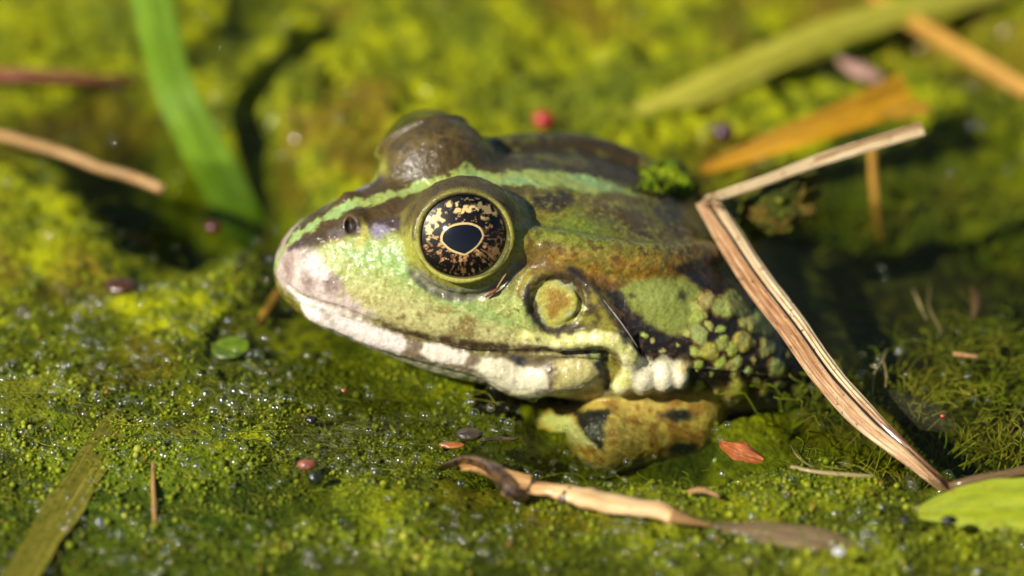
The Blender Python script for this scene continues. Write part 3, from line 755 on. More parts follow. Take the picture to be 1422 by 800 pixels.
nf = noise(nt, tc, 14, 5, .65, .6).outputs['Fac']; nf2 = noise(nt, tc, 45, 3, .6).outputs['Fac']
c = mix(nt, ramp(nt, nf, [(.32, (0, 0, 0)), (.62, (1, 1, 1))]), mix(nt, 1.0, pig, (.6, .62, .5), 'MULTIPLY'), mix(nt, 1.0, pig, (1.25, 1.22, 1.1), 'MULTIPLY'))
c = mix(nt, ramp(nt, nf2, [(.60, (0, 0, 0)), (.75, (.7, .7, .7))]), c, (.36, .38, .02))
vor = nd(nt, 'ShaderNodeTexVoronoi', {'Vector': tc, 'Scale': 20.0}).outputs['Distance']
b = bump(nt, nf, .09, .9); b = bump(nt, vor, .03, .8, b); b = bump(nt, nf2, .02, .7, b)
principled(nt, out, c, .5, b, Coat_Weight=.22, Coat_Roughness=.12, Coat_IOR=1.33, Specular_IOR_Level=.15)
algae = solo('algae_mat', MP, GF, m_mat, (0, 0, 0), 'lumpy wet green algae mat floating all over the pond', 'algae', kind='stuff', colors=np.clip(mat_colour(MP, c1, c2, c3), 0, 1))
# a bed far below so that nothing is seen through the water
m_bed, nt, out = new_mat('pond_mud'); tc = nd(nt, 'ShaderNodeTexCoord').outputs['Object']
principled(nt, out, ramp(nt, noise(nt, tc, 1.5, 5).outputs['Fac'], [(.3, (.015, .016, .006)), (.7, (.04, .045, .012))]), .8)
tag(solo('pond_bed', [(-200, -200, -6), (200, -200, -6), (200, 200, -6), (-200, 200, -6)], [(0, 1, 2, 3)], m_bed, (0, 0, 0)), kind='structure')

# water: one closed body, its top drawn up a little where it wets the frog
bvh = BVHTree.FromPolygons([tuple(v) for v in to_world(FV2)], [tuple(f) for f in FF])
wx = axis_coords(-7.2, 7.2, .07, 60.0); wy = axis_coords(-5.2, 11.5, .07, 60.0)
WX, WY, WF = grid(wx, wy)
P2 = np.stack([WX, WY, np.zeros_like(WX)], 1)
WZ = (fbm(P2, .8, 2, 300) - .5) * .05
near = np.flatnonzero((np.abs(WX) < 6) & (np.abs(WY) < 3.6))
for i in near:
    h_ = bvh.find_nearest((WX[i], WY[i], 0.0), .5)
    if h_[0] is not None: WZ[i] += .075 * math.exp(-h_[3] / .09)
nW = len(WX); bot = np.stack([WX, WY, np.full(nW, -5.5)], 1)
nx, ny = len(wx), len(wy); idg = np.arange(nW).reshape(nx, ny)
edge = np.concatenate([idg[:, 0], idg[-1, 1:], idg[-2::-1, -1], idg[0, -2:0:-1]])
top = np.stack([WX, WY, WZ], 1)
ring_v = top[edge] * np.array([1, 1, 0]) + np.array([0, 0, -5.5])
ne = len(edge); wV = np.concatenate([top, ring_v, [[0, 0, -5.5]]])
wF = [tuple(f) for f in WF] + [(int(edge[(i + 1) % ne]), int(edge[i]), nW + i, nW + (i + 1) % ne) for i in range(ne)] + [(nW + (i + 1) % ne, nW + i, nW + ne) for i in range(ne)]
m_water = clear_mat('pond_water', 1.33, (.98, .99, .95), .015, ripple=((2.2, .02), (7.0, .006)), strength=.5)
nt = m_water.node_tree
va = nd(nt, 'ShaderNodeVolumeAbsorption', {'Color': (.50, .60, .02, 1), 'Density': 50.0})
nt.links.new(va.outputs[0], [n for n in nt.nodes if n.type == 'OUTPUT_MATERIAL'][0].inputs['Volume'])
tag(solo('water', wV, wF, m_water, (0, 0, 0)), kind='structure')
print('water', _t.time() - _t0)

# --- masses too many to count: granules, filaments, small bubbles
def points_object(name, P, R, tint, mat, label, cat, sub=2, squash=None):
    me = bpy.data.meshes.new(name); me.vertices.add(len(P)); me.vertices.foreach_set('co', np.asarray(P, np.float32).ravel())
    for k, v in (('rad', R), ('tint', tint)):
        a = me.attributes.new(k, 'FLOAT', 'POINT'); a.data.foreach_set('value', np.asarray(v, np.float32))
    o = bpy.data.objects.new(name, me); o.scale = (CM,) * 3; link(o); tag(o, label, cat, kind='stuff')
    ng = bpy.data.node_groups.new(name, 'GeometryNodeTree')
    ng.interface.new_socket('Geometry', in_out='INPUT', socket_type='NodeSocketGeometry'); ng.interface.new_socket('Geometry', in_out='OUTPUT', socket_type='NodeSocketGeometry')
    gi = ng.nodes.new('NodeGroupInput'); go = ng.nodes.new('NodeGroupOutput')
    ico = ng.nodes.new('GeometryNodeMeshIcoSphere'); ico.inputs['Subdivisions'].default_value = sub; ico.inputs['Radius'].default_value = 1.0
    sm = ng.nodes.new('GeometryNodeSetShadeSmooth'); smt = ng.nodes.new('GeometryNodeSetMaterial'); smt.inputs['Material'].default_value = mat
    ip = ng.nodes.new('GeometryNodeInstanceOnPoints')
    na = ng.nodes.new('GeometryNodeInputNamedAttribute'); na.data_type = 'FLOAT'; na.inputs['Name'].default_value = 'rad'
    L = ng.links.new
    L(ico.outputs[0], sm.inputs[0]); L(sm.outputs[0], smt.inputs[0]); L(smt.outputs[0], ip.inputs['Instance'])
    L(gi.outputs[0], ip.inputs['Points']); L(na.outputs['Attribute'], ip.inputs['Scale']); L(ip.outputs[0], go.inputs[0])
    md = o.modifiers.new('scatter', 'NODES'); md.node_group = ng
    return o
def on_mat(n, x0, x1, y0, y1, seed):
    """n random spots in a photo-pixel window, at the height of the mat"""
    r = np.random.default_rng(seed); px = r.uniform(x0, x1, n); py = r.uniform(y0, y1, n)
    d0 = at(0, 0); G = np.array([at(a, b) for a, b in zip(px, py)])
    z = mat_height(G[:, 0], G[:, 1])
    return np.stack([G[:, 0], G[:, 1], z], 1)
G1 = on_mat(42000, -60, 1480, 300, 860, 41); G2 = on_mat(20000, -60, 1480, -60, 330, 42)
GP = np.concatenate([G1, G2])
cl = fbm(GP, 2.4, 3, 401); keep = (rng.random(len(GP)) < (sstep(.34, .60, cl) + .12) * (.15 + .85 * sstep(-.5, -.1, GP[:, 2]))) & (GP[:, 2] > -.95)
GP = GP[keep]; cl = cl[keep]; r = rng.lognormal(-4.35, .45, len(GP)); r = np.clip(r, .006, .05)
m_gran, nt, out = new_mat('algae_granule')
ti = nd(nt, 'ShaderNodeAttribute', attribute_type='INSTANCER', attribute_name='tint').outputs['Fac']
gc = ramp(nt, ti, [(0, tuple(lin(64, 78, 6))), (.35, tuple(lin(112, 126, 10))), (.7, tuple(lin(154, 162, 20))), (.95, tuple(lin(180, 182, 60))), (1, tuple(lin(150, 120, 40)))])
pb = nd(nt, 'ShaderNodeBsdfPrincipled', {'Base Color': gc, 'Roughness': .4, 'Specular IOR Level': .2, 'Coat Weight': .4, 'Coat Roughness': .12})
tl = nd(nt, 'ShaderNodeBsdfTranslucent', {'Color': gc})
ms = nd(nt, 'ShaderNodeMixShader', {0: .35, 1: pb.outputs[0], 2: tl.outputs[0]}); nt.links.new(ms.outputs[0], out.inputs['Surface'])
tint = np.clip(rng.normal(.45, .24, len(GP)) + (cl - .5) * .8, 0, 1)
points_object('algae_granules', GP + np.array([0, 0, 1]) * (r * .3)[:, None], r, tint, m_gran, 'tiny green beads of algae covering the mat', 'algae', 2)
print('granules', len(GP), _t.time() - _t0)
m_bub, nt, out = new_mat('air_bubble')
lw = nd(nt, 'ShaderNodeLayerWeight', {'Blend': .35}).outputs['Facing']
rim_ = math_n(nt, 'MULTIPLY', math_n(nt, 'POWER', lw, 2.0), .6)
tr_ = nd(nt, 'ShaderNodeBsdfTransparent', {'Color': (1, 1, .97, 1)}); tl_ = nd(nt, 'ShaderNodeBsdfTranslucent', {'Color': (.58, .64, .14, 1)}); df_ = nd(nt, 'ShaderNodeBsdfDiffuse', {'Color': (.58, .64, .14, 1)})
painted_rim_ = nd(nt, 'ShaderNodeMixShader', {0: .5, 1: tl_.outputs[0], 2: df_.outputs[0]})  # bright bubble rim put into the colour, standing in for total internal reflection
m1_ = nd(nt, 'ShaderNodeMixShader', {0: rim_, 1: tr_.outputs[0], 2: painted_rim_.outputs[0]})
gl_ = nd(nt, 'ShaderNodeBsdfGlossy', {'Roughness': .09})
m2_ = nd(nt, 'ShaderNodeMixShader', {0: .10, 1: m1_.outputs[0], 2: gl_.outputs[0]}); nt.links.new(m2_.outputs[0], out.inputs['Surface'])
B1 = on_mat(3600, -40, 1460, 400, 860, 51); B2 = on_mat(700, -40, 1460, -40, 420, 52)
BP = np.concatenate([B1, B2]); cl = fbm(BP, 1.3, 3, 501); BP = BP[(rng.random(len(BP)) < sstep(.40, .62, cl) + .1) & (BP[:, 2] > -.6)]
FAR_ = np.array([bvh.find_nearest(tuple(q), .3)[0] is None for q in BP]); BP = BP[FAR_]
br = np.clip(rng.lognormal(-3.6, .4, len(BP)), .01, .055)
BP[:, 2] = np.where(BP[:, 2] < -.03, rng.uniform(0, 1, len(BP)) ** 2 * (BP[:, 2] + .02) - .02, BP[:, 2]) + br * .6
points_object('air_bubbles', BP, br, np.zeros(len(BP)), m_bub, 'small round air bubbles caught in the algae', 'bubbles', 3)
# filaments
FS = on_mat(2600, -40, 1470, 120, 840, 61); fv, ff = [], []
for q in FS:
    if q[2] < -.3: continue
    n = 9; L = rng.uniform(.15, .7); th = rng.uniform(0, 2 * np.pi); bend = rng.normal(0, 2.2); t = np.linspace(0, 1, n)
    ang = th + bend * t + .5 * np.sin(t * rng.uniform(4, 10)); st = np.stack([np.cos(ang), np.sin(ang)], 1) * L / n
    P = np.concatenate([[[0, 0]], np.cumsum(st, 0)[:-1]]) + q[:2]
    z = mat_height(P[:, 0], P[:, 1]) if False else q[2] + .03 + .07 * np.sin(t * np.pi) * rng.uniform(-.2, 1) - .03 * t
    V, F = tube(np.stack([P[:, 0], P[:, 1], np.broadcast_to(z, n)], 1), rng.uniform(.002, .0042), 4, cap=False)
    o_ = sum(len(a) for a in fv) if False else (len(fv) * 36); fv.append(V); ff += [tuple(o_ + k for k in f) for f in F]
TS = on_mat(150, 1090, 1440, 230, 640, 62)
for q in TS:
    if q[2] > .1: continue
    for k in range(9):
        n = 9; t = np.linspace(0, 1, n); L = rng.uniform(.25, .7); th = rng.uniform(0, 2 * np.pi); lean = rng.uniform(.2, 1.1)
        P = np.stack([np.cos(th) * lean * t ** 1.4, np.sin(th) * lean * t ** 1.4, t], 1) * L + rng.normal(0, .03, 3) + q
        P[:, 2] = np.minimum(P[:, 2], -.10 - .08 * rng.random()); P[:, :2] += .04 * np.sin(t * 9 + k)[:, None]
        V, F = tube(P, rng.uniform(.004, .011), 4, cap=False)
        o_ = len(fv) * 36; fv.append(V); ff += [tuple(o_ + k2 for k2 in f) for f in F]
m_fil, nt, out = new_mat('algae_filament'); tc = nd(nt, 'ShaderNodeTexCoord').outputs['Object']
principled(nt, out, ramp(nt, noise(nt, tc, 1.2, 3).outputs['Fac'], [(.3, tuple(lin(62, 76, 8))), (.5, tuple(lin(116, 126, 16))), (.68, tuple(lin(150, 140, 44)))]), .5, Specular_IOR_Level=.15)
solo('algae_filaments', np.concatenate(fv), np.array(ff), m_fil, (0, 0, 0), 'fine curled green algae threads lying over the mat', 'algae', kind='stuff')
print('filaments', _t.time() - _t0)

# ------------------------------------------------------------------ leaves, stalks and litter
def path_px(pts, n=24):
    """pts: (px, py, z) -> smooth world path"""
    return resample([at(a, b, z) for a, b, z in pts], n)
def strip(P, W, thick=.02, face=(0, -.55, .83), cols=8, fold=0.0, curl=0.0, ragged=0.0, seed=0, bias=(0.0, 0.0)):
    """a leaf blade: closed strip along P, W wide, with a keel (fold) and fibre ridges; returns V, F, (across, along)"""
    P, T = frames(P); n = len(P); W = np.interp(np.linspace(0, 1, n), np.linspace(0, 1, len(np.atleast_1d(W))), np.atleast_1d(W))
    face = np.asarray(face, float); N = face - (T @ face)[:, None] * T; N /= np.linalg.norm(N, axis=1)[:, None]
    S = np.cross(T, N); u = np.linspace(-.5, .5, cols + 1); r_ = np.random.default_rng(seed)
    rid = r_.uniform(-1, 1, cols + 1) * thick * .35
    along = np.r_[0, np.cumsum(np.linalg.norm(np.diff(P, axis=0), axis=1))]
    prof = -fold * np.abs(u) + curl * (u * u * 4) + rid
    edge = 1 + ragged * (fbm(np.stack([along * 3, along * 0 + seed, along * 0], 1), 1, 3, seed) - .5)[:, None]
    top = P[:, None] + (u[None, :] * W[:, None] * edge)[..., None] * S[:, None] + (prof[None, :] * np.ones((n, 1)))[..., None] * N[:, None]
    th = thick * (1 - .6 * (2 * np.abs(u)) ** 3)
    bot_ = top - N[:, None] * th[None, :, None]
    m = cols + 1; V = np.concatenate([top.reshape(-1, 3), bot_.reshape(-1, 3)]); o = n * m; F = []
    for i in range(n - 1):
        for j in range(cols):
            a, b, c, d = i * m + j, i * m + j + 1, (i + 1) * m + j + 1, (i + 1) * m + j
            F.append((a, b, c, d)); F.append((o + d, o + c, o + b, o + a))
        a, d = i * m, (i + 1) * m; F.append((a, d, o + d, o + a)); a, d = i * m + cols, (i + 1) * m + cols; F.append((d, a, o + a, o + d))
    for j in range(cols):
        F.append((j + 1, j, o + j, o + j + 1)); a = (n - 1) * m; F.append((a + j, a + j + 1, o + a + j + 1, o + a + j))
    uv = np.stack([np.tile(u + .5, n), np.repeat(along, m), np.repeat(.3 + np.interp(np.linspace(0, 1, n), np.linspace(0, 1, len(bias)), bias), m)], 1)
    return V, F, np.concatenate([uv, uv])
def straw_mat(name, stops, streak=26.0, rough=.5, spot_col=None, coat=.15, transl=0.0, spot_t=.62):
    m, nt, out = new_mat(name)
    at_ = nd(nt, 'ShaderNodeVertexColor', layer_name='pigment').outputs['Color']
    sep = nd(nt, 'ShaderNodeSeparateColor', {0: at_})
    co = nd(nt, 'ShaderNodeCombineXYZ', {0: math_n(nt, 'MULTIPLY', sep.outputs[0], streak), 1: math_n(nt, 'MULTIPLY', sep.outputs[1], 1.6), 2: 0.0}).outputs[0]
    co2 = nd(nt, 'ShaderNodeCombineXYZ', {0: math_n(nt, 'MULTIPLY', sep.outputs[0], 4.0), 1: math_n(nt, 'MULTIPLY', sep.outputs[1], 3.0), 2: 0.0}).outputs[0]
    f1 = noise(nt, co, 1.0, 5, .65).outputs['Fac']; f2 = noise(nt, co2, 1.0, 4, .6).outputs['Fac']
    f = math_n(nt, 'ADD', math_n(nt, 'MULTIPLY', f1, .6), math_n(nt, 'MULTIPLY', f2, .4)); f = math_n(nt, 'ADD', f, math_n(nt, 'SUBTRACT', sep.outputs[2], .3))
    c = ramp(nt, f, stops)
    if spot_col is not None:
        tc = nd(nt, 'ShaderNodeTexCoord').outputs['Object']
        c = mix(nt, ramp(nt, noise(nt, tc, 16, 3, .6).outputs['Fac'], [(spot_t, (0, 0, 0)), (spot_t + .07, (1, 1, 1))]), c, spot_col)
    b = bump(nt, f1, .03, .8)
    p = principled(nt, out, c, rough, b, Coat_Weight=coat, Coat_Roughness=.15)
    if transl:
        tl = nd(nt, 'ShaderNodeBsdfTranslucent', {'Color': c}); ms = nd(nt, 'ShaderNodeMixShader', {0: transl, 1: p.outputs[0], 2: tl.outputs[0]})
        nt.links.new(ms.outputs[0], out.inputs['Surface'])
    return m
L3 = lambda *c: tuple(lin(*c))
PX = 1.0 / KPX
m_reed = straw_mat('dry_reed', [(.30, L3(92, 52, 24)), (.42, L3(160, 112, 66)), (.52, L3(214, 184, 134)), (.68, L3(236, 216, 176))], 22, .45, L3(120, 70, 34), .3)
m_reedd = straw_mat('dry_reed_brown', [(.30, L3(60, 34, 18)), (.45, L3(126, 74, 38)), (.58, L3(186, 140, 92)), (.72, L3(226, 200, 156))], 26, .45, L3(84, 46, 26), .35, spot_t=.64)
m_she0 = straw_mat('dark_split_fibre', [(.30, L3(30, 18, 12)), (.55, L3(84, 48, 26)), (.7, L3(130, 84, 50))], 8, .5)
# bent reed lying over the frog's back
bend = (984, 279, 1.02)
rd = root('bent_dry_reed', at(1312, 672, 0), 'dry straw coloured reed folded into a sharp angle across the back of the frog', 'reed')
def add_strip(name, parent, base, P, W, mat, **kw):
    V, F, uv = strip(P, W, **kw)
    return part(name, V - np.asarray(base), F, mat, parent, colors=uv, smooth=False)
base = at(1312, 672, 0)
lo_path = [(981, 277, 1.06), (1010, 325, .97), (1052, 390, .82), (1100, 452, .66), (1150, 522, .47), (1205, 582, .27), (1260, 630, .1), (1318, 680, -.08)]
PA = path_px(lo_path, 40)
for dx, w, mt, sd, bi in ((-8.5, [.10, .15, .17, .17, .17, .14, .06], m_reedd, 1, (.16, .08, .05, .10, .18, .06)), (8.5, [.13, .18, .20, .19, .17, .13, .06], m_reed, 2, (.02, .06, .08, .06, -.12, -.16))):
    Pq = path_px([(a + dx * (1.0 if k < 6 else .4), b - dx * .55, z + (.0 if dx < 0 else .02)) for k, (a, b, z) in enumerate(lo_path)], 40)
    add_strip('lower_blade', rd, base, Pq, w, mt, thick=.05, cols=8, fold=.10 if dx > 0 else -.04, face=(-.25 if dx < 0 else .1, -.6, .75), ragged=.25, seed=sd, bias=bi)
PB = path_px([(981, 277, 1.08), (1060, 250, 1.26), (1130, 224, 1.42), (1200, 202, 1.56), (1282, 178, 1.70)], 30)
add_strip('upper_blade', rd, base, PB, [.09, .10, .12, .13, .13], m_reed, thick=.05, cols=5, fold=.05, face=(-.35, -.6, .72), ragged=.35, seed=4, bias=(.08, .08, .05))
PC = path_px([(1130, 221, 1.44), (1200, 197, 1.58), (1278, 172, 1.72)], 14)
add_strip('split_edge', rd, base, PC, [.02, .05, .09], m_reedd, thick=.02, cols=3, face=(0, .2, 1), ragged=.5, seed=5)
for k, (dx, dy, l, zz_) in enumerate(((-3, -2, 16, 1.10), (3, 4, 20, 1.08), (8, -3, 14, 1.12), (-6, 5, 12, 1.06))):
    Pf = path_px([(981 + dx, 277 + dy, zz_), (981 + dx + l * .5, 277 + dy - l * .1 + 6 * (k % 2), zz_ + .05), (981 + dx + l, 277 + dy - l * .5 + 14 * (k % 2), zz_ + .02)], 7)
    add_strip('frayed_fibre', rd, base, Pf, [.03, .025, .006], m_reedd if k % 2 else m_reed, thick=.008, cols=2, seed=30 + k)
Pf = path_px([(a + 2, b - 1, z + .03) for a, b, z in lo_path[3:]], 24)
add_strip('dark_split', rd, base, Pf, [.01, .035, .03, .01], m_she0, thick=.012, cols=3, ragged=.8, seed=40)
# yellow leaf scrap behind it
def leaf(name, pts, W, mat, label, cat, n=26, group=None, **kw):
    P = path_px(pts, n); V, F, uv = strip(P, W, **kw); b = P[0].copy()
    return solo(name, V, F, mat, b, label, cat, group, smooth=kw.get('cols', 8) > 3 and False, colors=uv)
m_yel = straw_mat('yellow_leaf', [(.32, L3(140, 92, 4)), (.5, L3(200, 146, 6)), (.68, L3(222, 172, 30))], 14, .45, L3(150, 110, 20), .3, .15)
leaf('yellow_leaf_strip', [(975, 236, .30), (1040, 212, .42), (1120, 182, .55), (1200, 152, .62), (1262, 126, .66)], [.10, .22, .30, .36, .46], m_yel, 'orange yellow strip of dead leaf lying behind the bent reed', 'leaf', thick=.03, cols=8, curl=.04, face=(0, -.75, .66), ragged=.2, seed=11)
leaf('torn_leaf_lobe', [(1215, 158, .60), (1250, 152, .60), (1290, 150, .56)], [.05, .22, .12], m_yel, 'small torn lobe at the wide end of the yellow leaf strip', 'leaf', n=12, thick=.03, cols=5, face=(0, -.75, .66), ragged=.5, seed=12)
m_ygr = straw_mat('yellow_green_blade', [(.32, L3(140, 140, 24)), (.5, L3(178, 172, 50)), (.7, L3(204, 194, 84))], 12, .5, None, .2, .2)
leaf('yellow_green_grass_blade', [(790, 205, .12), (880, 162, .25), (980, 118, .4), (1080, 72, .5), (1180, 32, .55), (1290, 4, .55), (1400, -20, .5)], [.16, .30, .36, .36, .34, .3, .25], m_ygr, 'long pale yellow green grass blade lying on the mat behind the yellow leaf', 'grass blade', thick=.03, cols=8, fold=.12, seed=13)
m_och = straw_mat('ochre_blade', [(.32, L3(120, 74, 18)), (.5, L3(190, 140, 46)), (.7, L3(222, 184, 92))], 12, .5, L3(120, 70, 20), .2, .1)
leaf('ochre_dry_blade', [(1205, -5, .35), (1262, 30, .42), (1340, 78, .42), (1430, 132, .35)], [.14, .2, .22, .2], m_och, 'ochre dry blade slanting down beside the pale grass blade', 'grass blade', thick=.03, cols=6, fold=-.08, seed=14)
# green blade standing in the water
m_grn = straw_mat('green_blade', [(.30, L3(84, 116, 6)), (.5, L3(116, 152, 14)), (.7, L3(146, 176, 36))], 16, .28, None, .9, .25)
leaf('green_grass_blade', [(180, -90, 2.2), (204, -20, 1.75), (220, 50, 1.25), (236, 110, .8), (262, 170, .4), (300, 240, -.1), (335, 305, -.55), (365, 345, -.95)], [.44, .46, .46, .46, .46, .5, .5, .4], m_grn, 'broad fresh green grass blade growing up out of the dark water', 'grass blade', n=40, thick=.03, cols=8, fold=.10, face=(-.15, -.8, .55), seed=15)
m_stem = straw_mat('tan_stem', [(.32, L3(110, 76, 34)), (.5, L3(176, 134, 76)), (.7, L3(206, 172, 116))], 8, .5, L3(100, 60, 30), .2)
def stem(name, pts, R, mat, label, cat, n=24, sides=9, wob=0.0, group=None, flat=1.0):
    P = path_px(pts, n); P = P + wob * (np.stack([fbm(P, 3, 2, 9), fbm(P, 3, 2, 10), fbm(P, 3, 2, 12)], 1) - .5)
    R = np.interp(np.linspace(0, 1, n), np.linspace(0, 1, len(np.atleast_1d(R))), np.atleast_1d(R)) * (1 + .25 * (vnoise(P, 5, 3) - .5))
    V, F = tube(P, R, sides, flat); al = np.r_[0, np.cumsum(np.linalg.norm(np.diff(P, axis=0), axis=1))]
    uv = np.stack([np.tile(np.abs(np.linspace(-1, 1, sides)), n), np.repeat(al, sides), np.full(n * sides, .3)], 1)
    return solo(name, V, F, mat, P[0], label, cat, group, colors=uv)
stem('dry_grass_stem', [(-60, 170, .32), (0, 188, .34), (60, 206, .36), (120, 225, .36), (180, 246, .34), (229, 263, .32)], [.06, .058, .055], m_stem, 'thin tan dry stem with a cut end pointing at the green blade', 'stem', wob=.06)
m_red = straw_mat('red_brown_twig', [(.32, L3(70, 34, 16)), (.5, L3(126, 66, 36)), (.7, L3(154, 92, 54))], 8, .6, None, .1)
stem('red_brown_twig', [(-60, 100, .2), (0, 103, .22), (60, 106, .22), (120, 110, .18), (190, 116, .02)], [.11, .10, .08, .04], m_red, 'red brown twig lying in the mat above the tan stem', 'twig', wob=.08, flat=.7)
# stalk in front of the frog: straw tube, dark curled sheath
sk_b = at(735, 672, .05)
sk = root('broken_straw_stalk', sk_b, 'broken pale straw stalk with a dark curled sheath in front of the frog', 'stalk')
m_stk = straw_mat('pale_stalk', [(.30, L3(150, 96, 50)), (.46, L3(214, 172, 112)), (.66, L3(234, 204, 156))], 8, .5, L3(140, 84, 44), .2, spot_t=.66)
m_she = straw_mat('dark_sheath', [(.30, L3(24, 18, 14)), (.46, L3(58, 42, 26)), (.58, L3(120, 84, 34)), (.7, L3(150, 118, 60))], 8, .35, L3(26, 20, 18), .5, spot_t=.5)
def tube_part(name, pts, R, mat, n=20, sides=10, flat=1.0, par=sk, b=None, rough=0.0, bias=(0.0, 0.0)):
    P = path_px(pts, n); R = np.interp(np.linspace(0, 1, n), np.linspace(0, 1, len(R)), R) * (1 + .2 * (vnoise(P, 6, 5) - .5))
    V, F = tube(P, R, sides, flat); al = np.r_[0, np.cumsum(np.linalg.norm(np.diff(P, axis=0), axis=1))]
    V = V + rough * .25 * (np.stack([fbm(V, 4, 3, 71), fbm(V, 4, 3, 72), fbm(V, 4, 3, 73)], 1) - .5)
    uv = np.stack([np.tile(np.abs(np.linspace(-1, 1, sides)), n), np.repeat(al, sides), .3 + np.repeat(np.interp(np.linspace(0, 1, n), np.linspace(0, 1, len(bias)), bias), sides)], 1)
    return part(name, V - (sk_b if b is None else b), F, mat, par, colors=uv)
tube_part('stalk', [(716, 664, .14), (770, 682, .17), (820, 691, .18), (880, 704, .15), (940, 718, .10)], [.10, .125, .13, .125, .12], m_stk, flat=.5, n=34, rough=.5, bias=(-.16, -.14, -.02, .03, .0, .06, .0, -.05))
tube_part('node', [(780, 685, .172), (786, 686, .174), (792, 687, .174)], [.12, .135, .13], m_she, n=6, flat=.52)
tube_part('frayed_end', [(930, 715, .17), (955, 722, .12), (990, 730, .03)], [.10, .07, .02], m_stem, n=10, flat=.6)
V, F, uv = strip(path_px([(604, 652, .06), (625, 640, .22), (655, 634, .32), (690, 650, .32), (712, 678, .26), (735, 690, .15)], 24), [.02, .07, .12, .17, .20, .10], thick=.015, cols=7, curl=-.09, ragged=1.1, seed=21)
part('sheath', V - sk_b, F, m_she, sk, colors=uv, smooth=False)
V, F, uv = strip(path_px([(640, 652, .12), (665, 652, .18), (700, 664, .22), (735, 674, .22)], 16), [.06, .12, .16, .16], thick=.02, cols=6, curl=.06, ragged=.5, seed=22)
part('inner_sheath', V - sk_b, F, m_stem, sk, colors=uv, smooth=False)
m_bleaf = straw_mat('brown_dead_leaf', [(.30, L3(60, 46, 24)), (.5, L3(108, 84, 50)), (.7, L3(148, 122, 80))], 12, .55, L3(84, 84, 16), .1, spot_t=.54)
leaf('brown_sunken_leaf', [(985, 728, .06), (1060, 738, .08), (1140, 752, .07), (1225, 772, -.02)], [.08, .24, .30, .12], m_bleaf, 'dull brown dead leaf strip half sunk at the end of the straw stalk', 'leaf', thick=.02, cols=8, curl=-.05, ragged=1.0, seed=23)
m_pale = straw_mat('pale_blade', [(.30, L3(112, 104, 18)), (.5, L3(142, 134, 34)), (.7, L3(172, 160, 66))], 14, .5, L3(110, 112, 12), .1, .3, .52)
leaf('pale_flat_straw', [(0, 850, .06), (60, 750, .05), (110, 672, .04), (140, 622, .03), (172, 575, -.04)], [.34, .36, .36, .33, .24], m_pale, 'flat pale yellow straw sloping into the bubbly algae', 'straw', thick=.02, cols=9, ragged=.6, seed=24, fold=-.03)
stem('thin_brown_stem', [(213, 640, .02), (213, 670, .05), (214, 700, .04), (215, 735, -.04)], [.02, .028, .02], m_stem, 'short thin brown stem upright beside the flat pale straw', 'stem', n=14)
m_bsh = straw_mat('bark_stem', [(.3, L3(60, 42, 20)), (.5, L3(104, 78, 40)), (.7, L3(140, 110, 64))], 8, .5, None, .3)
stem('brown_curved_twig', [(1318, 676, .0), (1350, 668, .08), (1390, 661, .1), (1450, 652, .12)], [.04, .06, .06], m_bsh, 'brown twig lying against the bright green leaf edge', 'twig', n=16, wob=.05)
m_lime = straw_mat('lime_leaf', [(.30, L3(112, 124, 4)), (.5, L3(146, 158, 10)), (.7, L3(172, 178, 30))], 5, .5, L3(150, 120, 24), .15, .2, .6)
leaf('lime_green_leaf', [(1275, 712, .10), (1330, 704, .16), (1380, 702, .18), (1450, 702, .2)], [.12, .40, .56, .60], m_lime, 'bright lime green floating leaf beside the foot of the bent reed', 'leaf', thick=.03, cols=8, ragged=.2, seed=25)
stem('orange_sunken_stem', [(402, 388, -.05), (385, 410, -.1), (362, 445, -.16), (345, 470, -.22)], [.05, .06, .05], m_och, 'blurred orange yellow stem under water below the snout', 'stem', n=14)
stem('rust_brown_shoot', [(1211, 205, .55), (1213, 245, .25), (1217, 290, -.1), (1224, 335, -.5)], [.05, .05, .04], m_och, 'upright rust brown shoot in the dark pool behind the bent reed', 'stem', n=16)
leaf('faded_pink_petal', [(1165, 78, .3), (1190, 92, .36), (1225, 108, .28)], [.08, .2, .12], straw_mat('petal', [(.3, L3(120, 84, 66)), (.6, L3(180, 140, 124))], 6, .5), 'faded pinkish shrivelled petal above the yellow leaf strip', 'petal', n=12, thick=.02, cols=5, curl=-.05, seed=26)
# rootlets and splinters in the right hand pool
m_root = straw_mat('rootlet', [(.3, L3(110, 96, 50)), (.6, L3(170, 150, 96))], 4, .5, None, .2)
stem('tan_splinter', [(1324, 492, .0), (1340, 494, .01), (1358, 496, .0)], [.028, .03, .026], m_stem, 'short tan splinter floating flat in the dark pool', 'splinter', n=8)
stem('pale_rootlet', [(1268, 402, -.02), (1278, 425, .0), (1287, 444, -.03)], [.014, .018, .012], m_root, 'straight pale rootlet standing in the dark pool', 'rootlet', n=10)
stem('curved_rootlet', [(1292, 396, -.06), (1290, 425, -.02), (1302, 450, -.02), (1308, 463, -.05)], [.010, .014, .010], m_root, 'thin curved green rootlet next to the straight pale rootlet', 'rootlet', n=14)
rt = root('forked_rootlet', at(1212, 548, -.1), 'forked pale rootlet spreading over the sunken film', 'rootlet')
for pts in ([(1212, 548, -.06), (1214, 520, -.02), (1226, 500, .0), (1232, 484, -.02)], [(1226, 500, .0), (1231, 520, -.02), (1230, 538, -.05)], [(1218, 510, -.01), (1206, 508, -.03)]):
    tube_part('rootlet_branch', pts, [.012, .016, .012], m_root, n=10, sides=6, par=rt, b=at(1212, 548, -.1))
stem('shrivelled_bud', [(1352, 400, -.14), (1357, 420, -.1), (1353, 442, -.14)], [.03, .07, .03], m_bsh, 'shrivelled dull brown bud sunk in the dark pool', 'bud', n=12, wob=.08)
